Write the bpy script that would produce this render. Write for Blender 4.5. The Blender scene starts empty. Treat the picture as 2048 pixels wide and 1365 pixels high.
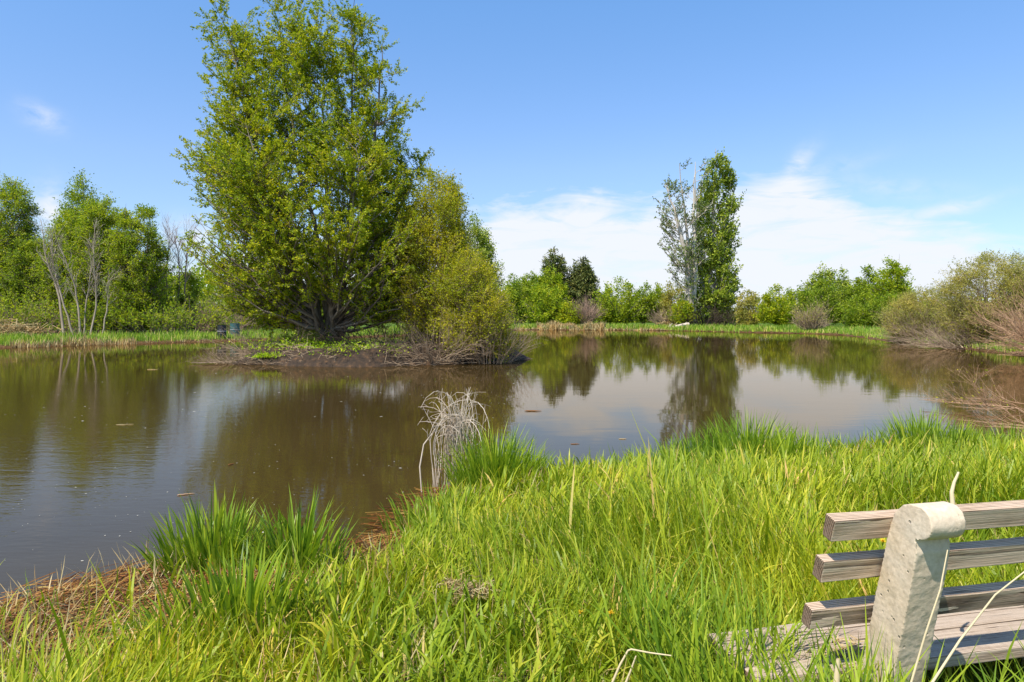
import bpy, bmesh, math, random
import numpy as np
from mathutils import Vector

SC = bpy.context.scene
COL = SC.collection
F = 1365.0          # focal length in pixels of a 2048 px wide picture (24 mm lens)
HZ = 630.0          # row of the horizon
CAMZ = 1.85         # eye height above the water

# ---------------------------------------------------------------- camera
cd = bpy.data.cameras.new('camera')
cam = bpy.data.objects.new('camera', cd)
COL.objects.link(cam)
cam.location = (0, 0, CAMZ)
cam.rotation_euler = (math.radians(90), 0, 0)
cd.sensor_width = 36.0
cd.lens = 24.0
cd.shift_y = -(682.5 - HZ) / 2048.0
cd.clip_start = 0.05
cd.clip_end = 6000.0
SC.camera = cam

# ---------------------------------------------------------------- light
SUN_EL = math.radians(57)
SUN_H = Vector((-0.61, -0.79)).normalized()
tosun = Vector((SUN_H.x * math.cos(SUN_EL), SUN_H.y * math.cos(SUN_EL), math.sin(SUN_EL)))
ld = bpy.data.lights.new('sun', 'SUN')
ld.energy = 5.0
ld.angle = math.radians(0.5)
ld.color = (1.0, 0.95, 0.87)
sun = bpy.data.objects.new('sun', ld)
sun.rotation_euler = tosun.to_track_quat('Z', 'Y').to_euler()
COL.objects.link(sun)

SC.view_settings.view_transform = 'Standard'
SC.view_settings.look = 'None'
SC.view_settings.exposure = 0.45
SC.view_settings.gamma = 1.0
SC.view_settings.use_curve_mapping = False


class NT:
    """small helper for node trees"""
    def __init__(s, tree):
        s.t = tree
        s.t.nodes.clear()

    def n(s, typ, **kw):
        nd = s.t.nodes.new(typ)
        for k, v in kw.items():
            setattr(nd, k, v)
        return nd

    def l(s, a, b):
        s.t.links.new(a, b)

    def math(s, op, a, b=None, c=None, clamp=False):
        nd = s.n('ShaderNodeMath', operation=op)
        nd.use_clamp = clamp
        for i, v in enumerate((a, b, c)):
            if v is None:
                continue
            if isinstance(v, (int, float)):
                nd.inputs[i].default_value = v
            else:
                s.l(v, nd.inputs[i])
        return nd.outputs[0]

    def mix(s, fac, a, b, blend='MIX'):
        nd = s.n('ShaderNodeMixRGB', blend_type=blend)
        for i, v in enumerate((fac, a, b)):
            if isinstance(v, (int, float)):
                nd.inputs[i].default_value = v
            elif isinstance(v, (tuple, list)):
                nd.inputs[i].default_value = (*v[:3], 1)
            else:
                s.l(v, nd.inputs[i])
        return nd.outputs[0]

    def ramp(s, fac, stops, interp='LINEAR'):
        nd = s.n('ShaderNodeValToRGB')
        cr = nd.color_ramp
        cr.interpolation = interp
        while len(cr.elements) < len(stops):
            cr.elements.new(0.5)
        for e, (p, c) in zip(cr.elements, stops):
            e.position = p
            e.color = (*c, 1) if isinstance(c, (tuple, list)) else (c, c, c, 1)
        s.l(fac, nd.inputs[0])
        return nd.outputs[0]

    def noise(s, vec, scale, detail=3.0, rough=0.5, dist=0.0):
        nd = s.n('ShaderNodeTexNoise')
        nd.inputs['Scale'].default_value = scale
        nd.inputs['Detail'].default_value = detail
        nd.inputs['Roughness'].default_value = rough
        nd.inputs['Distortion'].default_value = dist
        if vec is not None:
            s.l(vec, nd.inputs['Vector'])
        return nd.outputs['Fac']

    def mapping(s, vec, scale=(1, 1, 1), loc=(0, 0, 0), rot=(0, 0, 0)):
        nd = s.n('ShaderNodeMapping')
        nd.inputs['Scale'].default_value = scale
        nd.inputs['Location'].default_value = loc
        nd.inputs['Rotation'].default_value = rot
        s.l(vec, nd.inputs['Vector'])
        return nd.outputs[0]


# ---------------------------------------------------------------- sky
W = bpy.data.worlds.new('World')
SC.world = W
W.use_nodes = True
w = NT(W.node_tree)
sky = w.n('ShaderNodeTexSky', sky_type='NISHITA')
sky.sun_disc = False
sky.sun_elevation = SUN_EL
sky.sun_rotation = math.atan2(SUN_H.x, SUN_H.y)
sky.altitude = 300
sky.air_density = 1.0
sky.dust_density = 0.6
sky.ozone_density = 1.6
SKY_STRENGTH = 0.14
tc = w.n('ShaderNodeTexCoord')
sep = w.n('ShaderNodeSeparateXYZ')
w.l(tc.outputs['Generated'], sep.inputs[0])
dx, dy, dz = sep.outputs
az = w.math('ARCTAN2', dx, dy)
hyp = w.math('SQRT', w.math('ADD', w.math('MULTIPLY', dx, dx), w.math('MULTIPLY', dy, dy)))
el = w.math('DIVIDE', dz, w.math('MAXIMUM', hyp, 0.05))
cmb = w.n('ShaderNodeCombineXYZ')
w.l(az, cmb.inputs[0]); w.l(el, cmb.inputs[1])
uv = cmb.outputs[0]
n_big = w.noise(w.mapping(uv, (5, 13, 1), (3.1, 1.7, 0)), 1.0, 6, 0.55, 0.6)
n_fine = w.noise(w.mapping(uv, (9, 42, 1), (0.3, 4.7, 0), (0, 0, 0.06)), 1.0, 6, 0.62, 1.0)
n_puff = w.noise(w.mapping(uv, (26, 44, 1), (2.3, 0.7, 0)), 1.0, 5, 0.6, 0.3)
# top edge of the cloud bank as a function of the compass direction
azn = w.math('MULTIPLY_ADD', az, 0.5, 0.5, clamp=True)


def azp(px):
    return 0.5 + 0.5 * math.atan((px - 1024) / F)


def ev(px, py):
    return (HZ - py) / F / math.sqrt(1 + ((px - 1024) / F) ** 2)


top = w.ramp(azn, [(0.0, 0.02), (azp(60), 0.05), (azp(560), 0.10), (azp(880), 0.150), (azp(1000), 0.172), (azp(1330), 0.170),
                   (azp(1480), 0.178), (azp(1580), 0.198), (azp(1700), 0.168), (azp(1850), 0.122), (azp(2048), 0.07), (1.0, 0.02)])
edge = w.math('ADD', w.math('SUBTRACT', w.math('ADD', top, 0.008), el), w.math('MULTIPLY', w.math('SUBTRACT', n_big, 0.5), 0.12))
edge = w.math('ADD', edge, w.math('MULTIPLY', w.math('SUBTRACT', n_fine, 0.5), 0.07))
bank = w.math('MULTIPLY', edge, 24.0, clamp=True)
bank = w.math('SMOOTH_MIN', bank, 1.0, 0.2)
dens = w.math('MULTIPLY_ADD', w.math('SUBTRACT', n_fine, 0.5), 1.8, 1.02, clamp=True)
bank = w.math('MULTIPLY', bank, dens, clamp=True)


def blob(px, py, ru, rv, amp, tilt=0.0):
    """a single cloud wisp at a compass direction and elevation"""
    a0, e0 = math.atan((px - 1024) / F), ev(px, py)
    a = w.math('SUBTRACT', az, a0)
    e = w.math('SUBTRACT', el, e0)
    e = w.math('SUBTRACT', e, w.math('MULTIPLY', a, tilt))
    q = w.math('ADD', w.math('POWER', w.math('DIVIDE', a, ru), 2), w.math('POWER', w.math('DIVIDE', e, rv), 2))
    g = w.math('EXPONENT', w.math('MULTIPLY', q, -1.0))
    return w.math('MULTIPLY', g, w.math('MULTIPLY', w.math('MULTIPLY_ADD', w.math('SUBTRACT', n_puff, 0.5), 3.2, 0.55, clamp=True), amp), clamp=True)


for args in ((85, 235, 0.022, 0.014, 0.55, -0.3), (1590, 340, 0.022, 0.02, 0.75, 0.9), (1890, 421, 0.05, 0.010, 0.7, 0.18),
             (105, 425, 0.02, 0.03, 1.0, 0), (375, 478, 0.028, 0.022, 1.3, 0), (330, 560, 0.05, 0.03, 0.9, 0),
             (1770, 375, 0.08, 0.015, 0.30, -0.2), (1640, 345, 0.06, 0.014, 0.30, 0.2)):
    bank = w.math('MAXIMUM', bank, blob(*args))
airtint = w.ramp(w.math('MULTIPLY', el, 1.6, clamp=True), [(0.0, (0.60, 0.66, 0.77)), (0.16, (0.72, 0.79, 0.92)), (0.34, (0.82, 0.90, 1.05)), (0.72, (0.78, 1.06, 1.27)), (1.0, (0.78, 1.08, 1.3))])
skycol = w.mix(1.0, sky.outputs[0], airtint, 'MULTIPLY')
cloudcol = (4.75, 4.95, 5.35)
col = w.mix(bank, skycol, cloudcol)
bg = w.n('ShaderNodeBackground')
bg.inputs['Strength'].default_value = SKY_STRENGTH
w.l(col, bg.inputs['Color'])
wo = w.n('ShaderNodeOutputWorld')
w.l(bg.outputs[0], wo.inputs['Surface'])

# ---------------------------------------------------------------- helpers


def nrm(v):
    return v / np.maximum(np.linalg.norm(v, axis=-1, keepdims=True), 1e-9)


def link(o, parent=None):
    COL.objects.link(o)
    if parent is not None:
        o.parent = parent
    return o


def tag(o, label=None, cat=None, group=None, kind=None):
    if label: o['label'] = label
    if cat: o['category'] = cat
    if group: o['group'] = group
    if kind: o['kind'] = kind
    return o


def empty(name, loc):
    o = bpy.data.objects.new(name, None)
    o.location = loc
    o.empty_display_size = 0.2
    return link(o)


def mesh(name, V, Fq, mat, parent=None, smooth=False):
    V = np.ascontiguousarray(V, dtype=np.float32)
    Fq = np.ascontiguousarray(Fq, dtype=np.int32)
    me = bpy.data.meshes.new(name)
    me.vertices.add(len(V))
    me.vertices.foreach_set('co', V.ravel())
    m, k = Fq.shape
    me.loops.add(m * k)
    me.loops.foreach_set('vertex_index', Fq.ravel())
    me.polygons.add(m)
    me.polygons.foreach_set('loop_start', np.arange(0, m * k, k, dtype=np.int32))
    me.polygons.foreach_set('use_smooth', np.full(m, smooth, dtype=bool))
    me.update(calc_edges=True)
    if mat is not None:
        me.materials.append(mat)
    return link(bpy.data.objects.new(name, me), parent)


def join(parts):
    Vs, Fs, off = [], [], 0
    for V, Q in parts:
        Vs.append(V); Fs.append(Q + off); off += len(V)
    return np.concatenate(Vs), np.concatenate(Fs)


def tubes(P, R, k=4):
    """P (m,n,3) centre lines, R (m,n) radii -> tube surfaces"""
    m, n, _ = P.shape
    T = np.empty_like(P)
    T[:, 1:-1] = P[:, 2:] - P[:, :-2]
    T[:, 0] = P[:, 1] - P[:, 0]
    T[:, -1] = P[:, -1] - P[:, -2]
    T = nrm(T)
    mean = nrm(P[:, -1] - P[:, 0])
    e = np.zeros((m, 3))
    e[np.arange(m), np.abs(mean).argmin(1)] = 1
    A = nrm(np.cross(mean, e))[:, None, :]
    N = nrm(A - (A * T).sum(-1, keepdims=True) * T)
    B = np.cross(T, N)
    th = np.arange(k) / k * 2 * math.pi
    V = P[:, :, None, :] + R[:, :, None, None] * (np.cos(th)[None, None, :, None] * N[:, :, None, :] + np.sin(th)[None, None, :, None] * B[:, :, None, :])
    idx = np.arange(m * n * k).reshape(m, n, k)
    a = idx[:, :-1, :]; b = np.roll(idx, -1, 2)[:, :-1, :]; c = np.roll(idx, -1, 2)[:, 1:, :]; d = idx[:, 1:, :]
    Q = np.stack([a, b, c, d], -1).reshape(-1, 4)
    return V.reshape(-1, 3), Q


def leaf_quads(rng, C, L, Wd, up=0.6, D=None, spread=0.8, fold=0.15):
    """diamond shaped leaves at C; D preferred length direction"""
    n = len(C)
    d = rng.normal(size=(n, 3))
    if D is not None:
        d = nrm(D) + spread * nrm(d)
    d[:, 2] -= 0.15
    d = nrm(d)
    nn = rng.normal(size=(n, 3)) * 0.75
    nn[:, 2] += up
    s = nrm(np.cross(nn, d))
    nn = np.cross(d, s)
    L = (L * rng.uniform(0.45, 1.4, n))[:, None]
    Wd = (Wd * rng.uniform(0.7, 1.2, n))[:, None]
    V = np.stack([C, C + d * L * 0.45 + s * Wd * 0.5 + nn * Wd * fold, C + d * L, C + d * L * 0.45 - s * Wd * 0.5 + nn * Wd * fold], 1)
    return V.reshape(-1, 3), np.arange(n * 4).reshape(n, 4)


def sample(P, t):
    """points and tangents at parameter t (m,c) of polylines P (m,n,3)"""
    m, n, _ = P.shape
    f = np.clip(t, 0, 0.9999) * (n - 1)
    i = f.astype(int)
    u = (f - i)[..., None]
    r = np.arange(m)[:, None]
    a, b = P[r, i], P[r, i + 1]
    return a + (b - a) * u, nrm(b - a)


def grow(rng, P, R, per, tr, length, ang, up=0.3, wig=0.15, n=4, r0=0.5, rt=0.003, shrink=0.5):
    """children branches on polylines"""
    m = len(P)
    t = tr[0] + (tr[1] - tr[0]) * ((np.arange(per)[None, :] + rng.uniform(0, 1, (m, per))) / per)
    X, T = sample(P, t)
    rr = np.take_along_axis(R, (t * (R.shape[1] - 1)).astype(int), 1).reshape(-1)
    X = X.reshape(-1, 3); T = T.reshape(-1, 3); tt = t.reshape(-1)
    M = len(X)
    N = rng.normal(size=(M, 3))
    N = nrm(N - (N * T).sum(-1, keepdims=True) * T)
    a = np.radians(ang) * rng.uniform(0.6, 1.35, M)[:, None]
    d = np.cos(a) * T + np.sin(a) * N
    ll = length * (1 - shrink * tt) * rng.uniform(0.6, 1.3, M)
    out = np.empty((M, n, 3))
    out[:, 0] = X
    for k in range(1, n):
        d = d + rng.normal(size=(M, 3)) * wig
        d[:, 2] += up / n
        d = nrm(d)
        out[:, k] = out[:, k - 1] + d * (ll / (n - 1))[:, None]
    ra = np.minimum(rr * r0, 0.5)
    Rr = ra[:, None] + (np.minimum(rt, ra) - ra)[:, None] * np.linspace(0, 1, n)[None, :]
    return out, Rr


def along(rng, P, k, t0=0.15, jit=0.05):
    m = len(P)
    t = rng.uniform(t0, 1, (m, k))
    X, T = sample(P, t)
    X = X.reshape(-1, 3) + rng.normal(size=(m * k, 3)) * jit
    return X, T.reshape(-1, 3)


def lump(rng, n=5):
    """a smooth random function of angle and height"""
    ks = [(rng.integers(1, 5), rng.uniform(1, 9), rng.uniform(0, 6.28), rng.uniform(0.4, 1)) for _ in range(n)]
    tot = sum(k[3] for k in ks)
    return lambda phi, z: sum(a * np.sin(k * phi + f * z + p) for k, f, p, a in ks) / tot


# ---------------------------------------------------------------- materials


def new_mat(name):
    m = bpy.data.materials.new(name)
    m.use_nodes = True
    t = NT(m.node_tree)
    out = t.n('ShaderNodeOutputMaterial')
    return m, t, out


def leaf_mat(name, stops, trans=0.47, rough=0.55, spec=0.18, warm=(1.15, 1.1, 0.5), gain=(3.1, 2.45, 2.0)):
    m, t, out = new_mat(name)
    g = t.n('ShaderNodeNewGeometry')
    c = t.ramp(g.outputs['Random Per Island'], [(q, tuple(min(0.8, v * k) for v, k in zip(cc, gain))) for q, cc in stops])
    pos = t.noise(g.outputs['Position'], 0.9, 2)
    c = t.mix(1.0, c, t.ramp(pos, [(0.3, (0.70, 0.80, 0.85)), (0.7, (1.22, 1.1, 1.0))]), 'MULTIPLY')
    p = t.n('ShaderNodeBsdfPrincipled')
    t.l(c, p.inputs['Base Color'])
    p.inputs['Roughness'].default_value = rough
    p.inputs['Specular IOR Level'].default_value = spec
    tr = t.n('ShaderNodeBsdfTranslucent')
    t.l(t.mix(1.0, c, warm, 'MULTIPLY'), tr.inputs['Color'])
    mx = t.n('ShaderNodeMixShader')
    mx.inputs[0].default_value = trans
    t.l(p.outputs[0], mx.inputs[1]); t.l(tr.outputs[0], mx.inputs[2])
    t.l(mx.outputs[0], out.inputs['Surface'])
    return m


def bark_mat(name, c1, c2, scale=6.0):
    m, t, out = new_mat(name)
    g = t.n('ShaderNodeNewGeometry')
    nz = t.noise(t.mapping(g.outputs['Position'], (1, 1, 0.25)), scale, 4, 0.6)
    r = t.mix(0.35, nz, g.outputs['Random Per Island'])
    c = t.ramp(r, [(0.3, c1), (0.7, c2)])
    p = t.n('ShaderNodeBsdfPrincipled')
    t.l(c, p.inputs['Base Color'])
    p.inputs['Roughness'].default_value = 0.85
    p.inputs['Specular IOR Level'].default_value = 0.2
    t.l(p.outputs[0], out.inputs['Surface'])
    return m


M = {}
M['leaf_island'] = leaf_mat('yellow green leaves', [(0.0, (0.062, 0.105, 0.006)), (0.45, (0.125, 0.175, 0.008)), (0.85, (0.19, 0.225, 0.012)), (1.0, (0.26, 0.26, 0.03))], gain=(2.6, 2.35, 1.7))
M['leaf_island_dark'] = leaf_mat('fresh green leaves', [(0.0, (0.035, 0.078, 0.006)), (0.5, (0.075, 0.135, 0.008)), (1.0, (0.14, 0.19, 0.014))])
M['leaf_willow_yellow'] = leaf_mat('yellow willow leaves', [(0.0, (0.11, 0.125, 0.008)), (0.5, (0.20, 0.205, 0.01)), (1.0, (0.29, 0.25, 0.02))], gain=(2.1, 2.2, 1.5))
M['leaf_mid'] = leaf_mat('mid green leaves', [(0.0, (0.045, 0.088, 0.008)), (0.5, (0.085, 0.148, 0.012)), (1.0, (0.135, 0.195, 0.018))])
M['leaf_fresh'] = leaf_mat('bright green leaves', [(0.0, (0.055, 0.11, 0.007)), (0.5, (0.105, 0.175, 0.010)), (1.0, (0.165, 0.22, 0.016))])
M['leaf_poplar'] = leaf_mat('poplar leaves', [(0.0, (0.04, 0.072, 0.010)), (0.5, (0.08, 0.125, 0.014)), (1.0, (0.145, 0.185, 0.03))], trans=0.25, gain=(3.3, 2.8, 2.2))
M['leaf_pale'] = leaf_mat('pale poplar leaves', [(0.0, (0.10, 0.14, 0.025)), (0.5, (0.16, 0.23, 0.04)), (1.0, (0.26, 0.31, 0.09))], trans=0.25, gain=(1, 1, 1))
M['leaf_pine'] = leaf_mat('pine needles', [(0.0, (0.03, 0.048, 0.016)), (0.5, (0.055, 0.072, 0.022)), (1.0, (0.10, 0.105, 0.035))], trans=0.1, warm=(1, 1, 0.8), gain=(2.4, 2.2, 1.7))
M['leaf_grey'] = leaf_mat('grey green willow leaves', [(0.0, (0.24, 0.25, 0.05)), (0.5, (0.36, 0.36, 0.08)), (1.0, (0.50, 0.47, 0.15))], gain=(1.15, 1.1, 1.0))
M['leaf_herb'] = leaf_mat('herb leaves', [(0.0, (0.06, 0.13, 0.008)), (0.6, (0.12, 0.23, 0.012)), (1.0, (0.2, 0.30, 0.02))])
M['grass'] = leaf_mat('lush grass', [(0.0, (0.075, 0.155, 0.008)), (0.35, (0.125, 0.23, 0.010)), (0.75, (0.19, 0.30, 0.014)), (0.95, (0.27, 0.35, 0.03)), (1.0, (0.4, 0.34, 0.12))], trans=0.42, rough=0.42, spec=0.25, warm=(1.2, 1.15, 0.35), gain=(2.12, 1.55, 1.8))
M['grass_dark'] = leaf_mat('tussock grass', [(0.0, (0.06, 0.135, 0.012)), (0.5, (0.105, 0.205, 0.014)), (1.0, (0.18, 0.28, 0.02))], trans=0.42, rough=0.4, spec=0.25, warm=(1.1, 1.1, 0.4), gain=(2.1, 1.7, 1.7))
M['grass_far'] = leaf_mat('meadow grass', [(0.0, (0.10, 0.18, 0.02)), (0.45, (0.19, 0.30, 0.03)), (0.8, (0.30, 0.40, 0.05)), (0.9, (0.45, 0.38, 0.15)), (1.0, (0.5, 0.40, 0.18))], trans=0.35, gain=(1.3, 1.3, 1.1))
M['grass_tuft'] = leaf_mat('tuft grass', [(0.0, (0.06, 0.14, 0.010)), (0.5, (0.115, 0.215, 0.012)), (1.0, (0.20, 0.30, 0.02))], trans=0.42, rough=0.4, spec=0.25, warm=(1.15, 1.1, 0.5), gain=(2.0, 1.6, 1.8))
M['straw'] = leaf_mat('dry straw', [(0.0, (0.30, 0.19, 0.07)), (0.5, (0.46, 0.33, 0.14)), (1.0, (0.62, 0.50, 0.26))], trans=0.2, warm=(1, 0.95, 0.8), gain=(1, 1, 1))
M['thatch'] = leaf_mat('wet reed thatch', [(0.0, (0.06, 0.02, 0.008)), (0.45, (0.19, 0.07, 0.018)), (0.8, (0.33, 0.155, 0.04)), (1.0, (0.47, 0.33, 0.085))], trans=0.1, warm=(1, 0.9, 0.7), gain=(1, 1, 1))
M['bark'] = bark_mat('grey brown bark', (0.085, 0.066, 0.048), (0.27, 0.22, 0.16))
M['bark_pale'] = bark_mat('pale bark', (0.28, 0.235, 0.18), (0.60, 0.53, 0.44), 3)
M['bark_birch'] = bark_mat('tan bark', (0.25, 0.19, 0.135), (0.50, 0.41, 0.31), 3)
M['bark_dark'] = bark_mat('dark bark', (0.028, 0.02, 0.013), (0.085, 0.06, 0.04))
M['twig'] = bark_mat('brown twigs', (0.17, 0.115, 0.07), (0.42, 0.31, 0.20), 2)
M['twig_red'] = bark_mat('reddish twigs', (0.26, 0.145, 0.075), (0.52, 0.33, 0.19), 2)
M['twig_pink'] = bark_mat('pinkish twigs', (0.22, 0.135, 0.095), (0.42, 0.29, 0.21), 2)
M['dead_wood'] = bark_mat('bleached dead wood', (0.30, 0.23, 0.16), (0.68, 0.57, 0.44), 9)

# ---------------------------------------------------------------- the pond outline
POND = np.array([(-3.9, 3.95), (-3.24, 4.32), (-2.85, 4.72), (-2.42, 4.95), (-1.9, 5.1), (-1.3, 5.15), (-1.08, 5.45), (-0.98, 6.3), (-0.8, 6.95),
                 (-0.4, 7.4), (0.43, 7.65), (1.1, 7.75), (1.9, 7.95), (2.6, 8.5), (4.2, 8.6), (5.9, 9.2), (7.0, 9.35), (10.5, 9.6), (13.5, 12.5),
                 (17, 19), (22.5, 29), (24.9, 38.8), (26.5, 48.5), (30, 62), (29, 67), (24, 71.5), (20.5, 77), (17, 80), (14, 82), (6, 83), (1, 84),
                 (-3, 78), (-8, 64), (-14.8, 52.8), (-20, 47.8), (-24, 43.6), (-28, 38.5), (-40, 33), (-62, 28), (-60, 6), (-30, -2), (-12, 0.5), (-6.5, 2.8)])


def sdist(X, Y):
    """distance to the shoreline, positive on land"""
    d = np.full(X.shape, 1e9)
    ins = np.zeros(X.shape, bool)
    n = len(POND)
    for i in range(n):
        x0, y0 = POND[i]; x1, y1 = POND[(i + 1) % n]
        ex, ey = x1 - x0, y1 - y0
        t = np.clip(((X - x0) * ex + (Y - y0) * ey) / (ex * ex + ey * ey), 0, 1)
        d = np.minimum(d, np.hypot(X - x0 - t * ex, Y - y0 - t * ey))
        if y0 != y1:
            cr = ((y0 > Y) != (y1 > Y)) & (X < (x1 - x0) * (Y - y0) / (y1 - y0) + x0)
            ins ^= cr
    return np.where(ins, -d, d)


def hgt(X, Y):
    X = np.asarray(X, float); Y = np.asarray(Y, float)
    s = sdist(X, Y)
    s = s + 0.10 * np.sin(2.1 * X + 1.3 * Y) * np.clip(Y / 30, 0.6, 3) + 0.06 * np.sin(5.3 * X - 3.7 * Y)
    land = 0.27 * (1 - np.exp(-np.maximum(s, 0) / 0.9)) + 0.02 * np.sin(3.1 * X) * np.sin(2.3 * Y) * np.clip(s, 0, 1)
    land = land + 0.10 * np.clip(s / 20, 0, 1)
    return np.where(s > 0, land, np.maximum(-0.8, s * 0.5))


def gz(x, y):
    return float(hgt(np.array([x]), np.array([y]))[0])


def wx(px, Y):
    return (px - 1024) / F * Y


def wz(py, Y):
    return CAMZ + (HZ - py) / F * Y


# ---------------------------------------------------------------- ground
u = np.linspace(-1, 1, 460)
gx = np.sinh(8 * u) / math.sinh(8) * 1800
gy = gx + 5.0
GX, GY = np.meshgrid(gx, gy, indexing='ij')
GZ = hgt(GX, GY)
V = np.stack([GX, GY, GZ], -1).reshape(-1, 3)
idx = np.arange(len(u) ** 2).reshape(len(u), len(u))
Q = np.stack([idx[:-1, :-1], idx[1:, :-1], idx[1:, 1:], idx[:-1, 1:]], -1).reshape(-1, 4)
m, t, out = new_mat('meadow soil')
g = t.n('ShaderNodeNewGeometry')
sp = t.n('ShaderNodeSeparateXYZ'); t.l(g.outputs['Position'], sp.inputs[0])
n1 = t.noise(g.outputs['Position'], 0.7, 5, 0.6)
n2 = t.noise(g.outputs['Position'], 9, 5, 0.65)
soil = t.ramp(n2, [(0.3, (0.045, 0.026, 0.012)), (0.55, (0.11, 0.06, 0.025)), (0.75, (0.22, 0.13, 0.05))])
green = t.ramp(n2, [(0.3, (0.045, 0.085, 0.01)), (0.7, (0.115, 0.175, 0.018))])
fac = t.math('MULTIPLY_ADD', t.math('ADD', sp.outputs[2], t.math('MULTIPLY', t.math('SUBTRACT', n1, 0.5), 0.12)), 9.0, -0.9, clamp=True)
c = t.mix(fac, soil, green)
p = t.n('ShaderNodeBsdfPrincipled'); t.l(c, p.inputs['Base Color'])
p.inputs['Roughness'].default_value = 0.95
p.inputs['Specular IOR Level'].default_value = 0.1
b = t.n('ShaderNodeBump'); b.inputs['Strength'].default_value = 0.7; b.inputs['Distance'].default_value = 0.03
t.l(n2, b.inputs['Height']); t.l(b.outputs[0], p.inputs['Normal'])
t.l(p.outputs[0], out.inputs['Surface'])
M['soil'] = m
tag(mesh('ground', V, Q, m, smooth=True), 'grassy meadow ground around the pond', 'ground', kind='structure')

# ---------------------------------------------------------------- water
m, t, out = new_mat('muddy pond water')
g = t.n('ShaderNodeNewGeometry')
pos = g.outputs['Position']
mud = t.ramp(t.noise(pos, 0.25, 3), [(0.3, (0.047, 0.030, 0.009)), (0.7, (0.064, 0.042, 0.014))])
dif = t.n('ShaderNodeBsdfDiffuse'); t.l(mud, dif.inputs['Color'])
glo = t.n('ShaderNodeBsdfGlossy'); glo.inputs['Roughness'].default_value = 0.03
glo.inputs['Color'].default_value = (0.86, 0.77, 0.67, 1)        # warm tint painted into the reflection to take out the sky's blue
fre = t.n('ShaderNodeFresnel'); fre.inputs['IOR'].default_value = 1.45
mxw = t.n('ShaderNodeMixShader')
t.l(fre.outputs[0], mxw.inputs[0]); t.l(dif.outputs[0], mxw.inputs[1]); t.l(glo.outputs[0], mxw.inputs[2])
patch = t.ramp(t.noise(t.mapping(pos, (0.10, 0.16, 1), (3, 1.5, 0)), 1.0, 3, 0.5, 0.5), [(0.42, 0.12), (0.66, 1.0)])
spw = t.n('ShaderNodeSeparateXYZ'); t.l(pos, spw.inputs[0])
left = t.math('MULTIPLY_ADD', spw.outputs[0], -0.22, -0.15, clamp=True)       # the breeze reaches the open left side
nearf = t.math('MULTIPLY_ADD', spw.outputs[1], -0.07, 1.75, clamp=True)
rough_area = t.math('MULTIPLY', left, nearf)
w1 = t.noise(t.mapping(pos, (2.2, 7.0, 1), (0, 0, 0), (0, 0, 0.12)), 1.0, 3, 0.55, 0.4)
w2 = t.noise(t.mapping(pos, (0.8, 2.2, 1), (5, 2, 0), (0, 0, -0.1)), 1.0, 2, 0.5, 0.3)
w3 = t.noise(t.mapping(pos, (9, 22, 1), (1, 2, 0), (0, 0, 0.2)), 1.0, 2, 0.5, 0.5)
amp = t.math('ADD', t.math('MULTIPLY', patch, 0.22), t.math('MULTIPLY', rough_area, 0.7))
hh = t.math('ADD', t.math('MULTIPLY', w1, amp), t.math('MULTIPLY', w2, 0.28))
hh = t.math('ADD', hh, t.math('MULTIPLY', t.math('MULTIPLY', w3, rough_area), 0.30))
b = t.n('ShaderNodeBump'); b.inputs['Strength'].default_value = 1.0; b.inputs['Distance'].default_value = 0.0045
t.l(hh, b.inputs['Height'])
for q in (glo, fre):
    t.l(b.outputs[0], q.inputs['Normal'])
t.l(mxw.outputs[0], out.inputs['Surface'])
M['water'] = m
xs = np.linspace(-64, 33, 40); ys = np.linspace(-4, 87, 40)
WX, WY = np.meshgrid(xs, ys, indexing='ij')
idx = np.arange(1600).reshape(40, 40)
Q = np.stack([idx[:-1, :-1], idx[1:, :-1], idx[1:, 1:], idx[:-1, 1:]], -1).reshape(-1, 4)
tag(mesh('water', np.stack([WX, WY, WX * 0], -1).reshape(-1, 3), Q, m), 'still brown pond water reflecting trees and sky', 'pond', kind='structure')

# ---------------------------------------------------------------- the island
rng = np.random.default_rng(5)
ICX, ICY = -5.6, 28.3
A_, B_ = 5.9, 3.9
nr, na = 30, 120
rr = np.linspace(0, 1.08, nr)[:, None]; th = np.linspace(0, 2 * math.pi, na, endpoint=False)[None, :]
rad = 1 + 0.06 * np.sin(3 * th + 1) + 0.05 * np.sin(7 * th) + 0.03 * np.sin(13 * th + 2)
IX = ICX + A_ * rr * rad * np.cos(th)
IY = ICY + B_ * rr * rad * np.sin(th)
IZ = 0.55 * np.clip((1 - rr) / 0.16, -0.6, 1) ** 0.8 if False else 0.55 * np.clip((1 - rr) / 0.18, -0.8, 1.0) + 0.15 * np.clip(1 - rr, 0, 1)
IZ = IZ + 0 * th
IZ = IZ + 0.05 * np.sin(2.3 * IX) * np.sin(3.1 * IY) + 0.03 * np.sin(6 * IX + 2 * IY)
idx = np.arange(nr * na).reshape(nr, na)
Q = np.stack([idx[:-1], idx[1:], np.roll(idx, -1, 1)[1:], np.roll(idx, -1, 1)[:-1]], -1).reshape(-1, 4)
m, t, out = new_mat('island earth')
g = t.n('ShaderNodeNewGeometry')
n2 = t.noise(g.outputs['Position'], 5, 6, 0.7)
c = t.ramp(n2, [(0.3, (0.014, 0.009, 0.005)), (0.55, (0.05, 0.028, 0.013)), (0.75, (0.17, 0.085, 0.032))])
p = t.n('ShaderNodeBsdfPrincipled'); t.l(c, p.inputs['Base Color']); p.inputs['Roughness'].default_value = 0.95
b = t.n('ShaderNodeBump'); b.inputs['Strength'].default_value = 1.0; b.inputs['Distance'].default_value = 0.12
t.l(n2, b.inputs['Height']); t.l(b.outputs[0], p.inputs['Normal'])
t.l(p.outputs[0], out.inputs['Surface'])
M['earth'] = m
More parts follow.
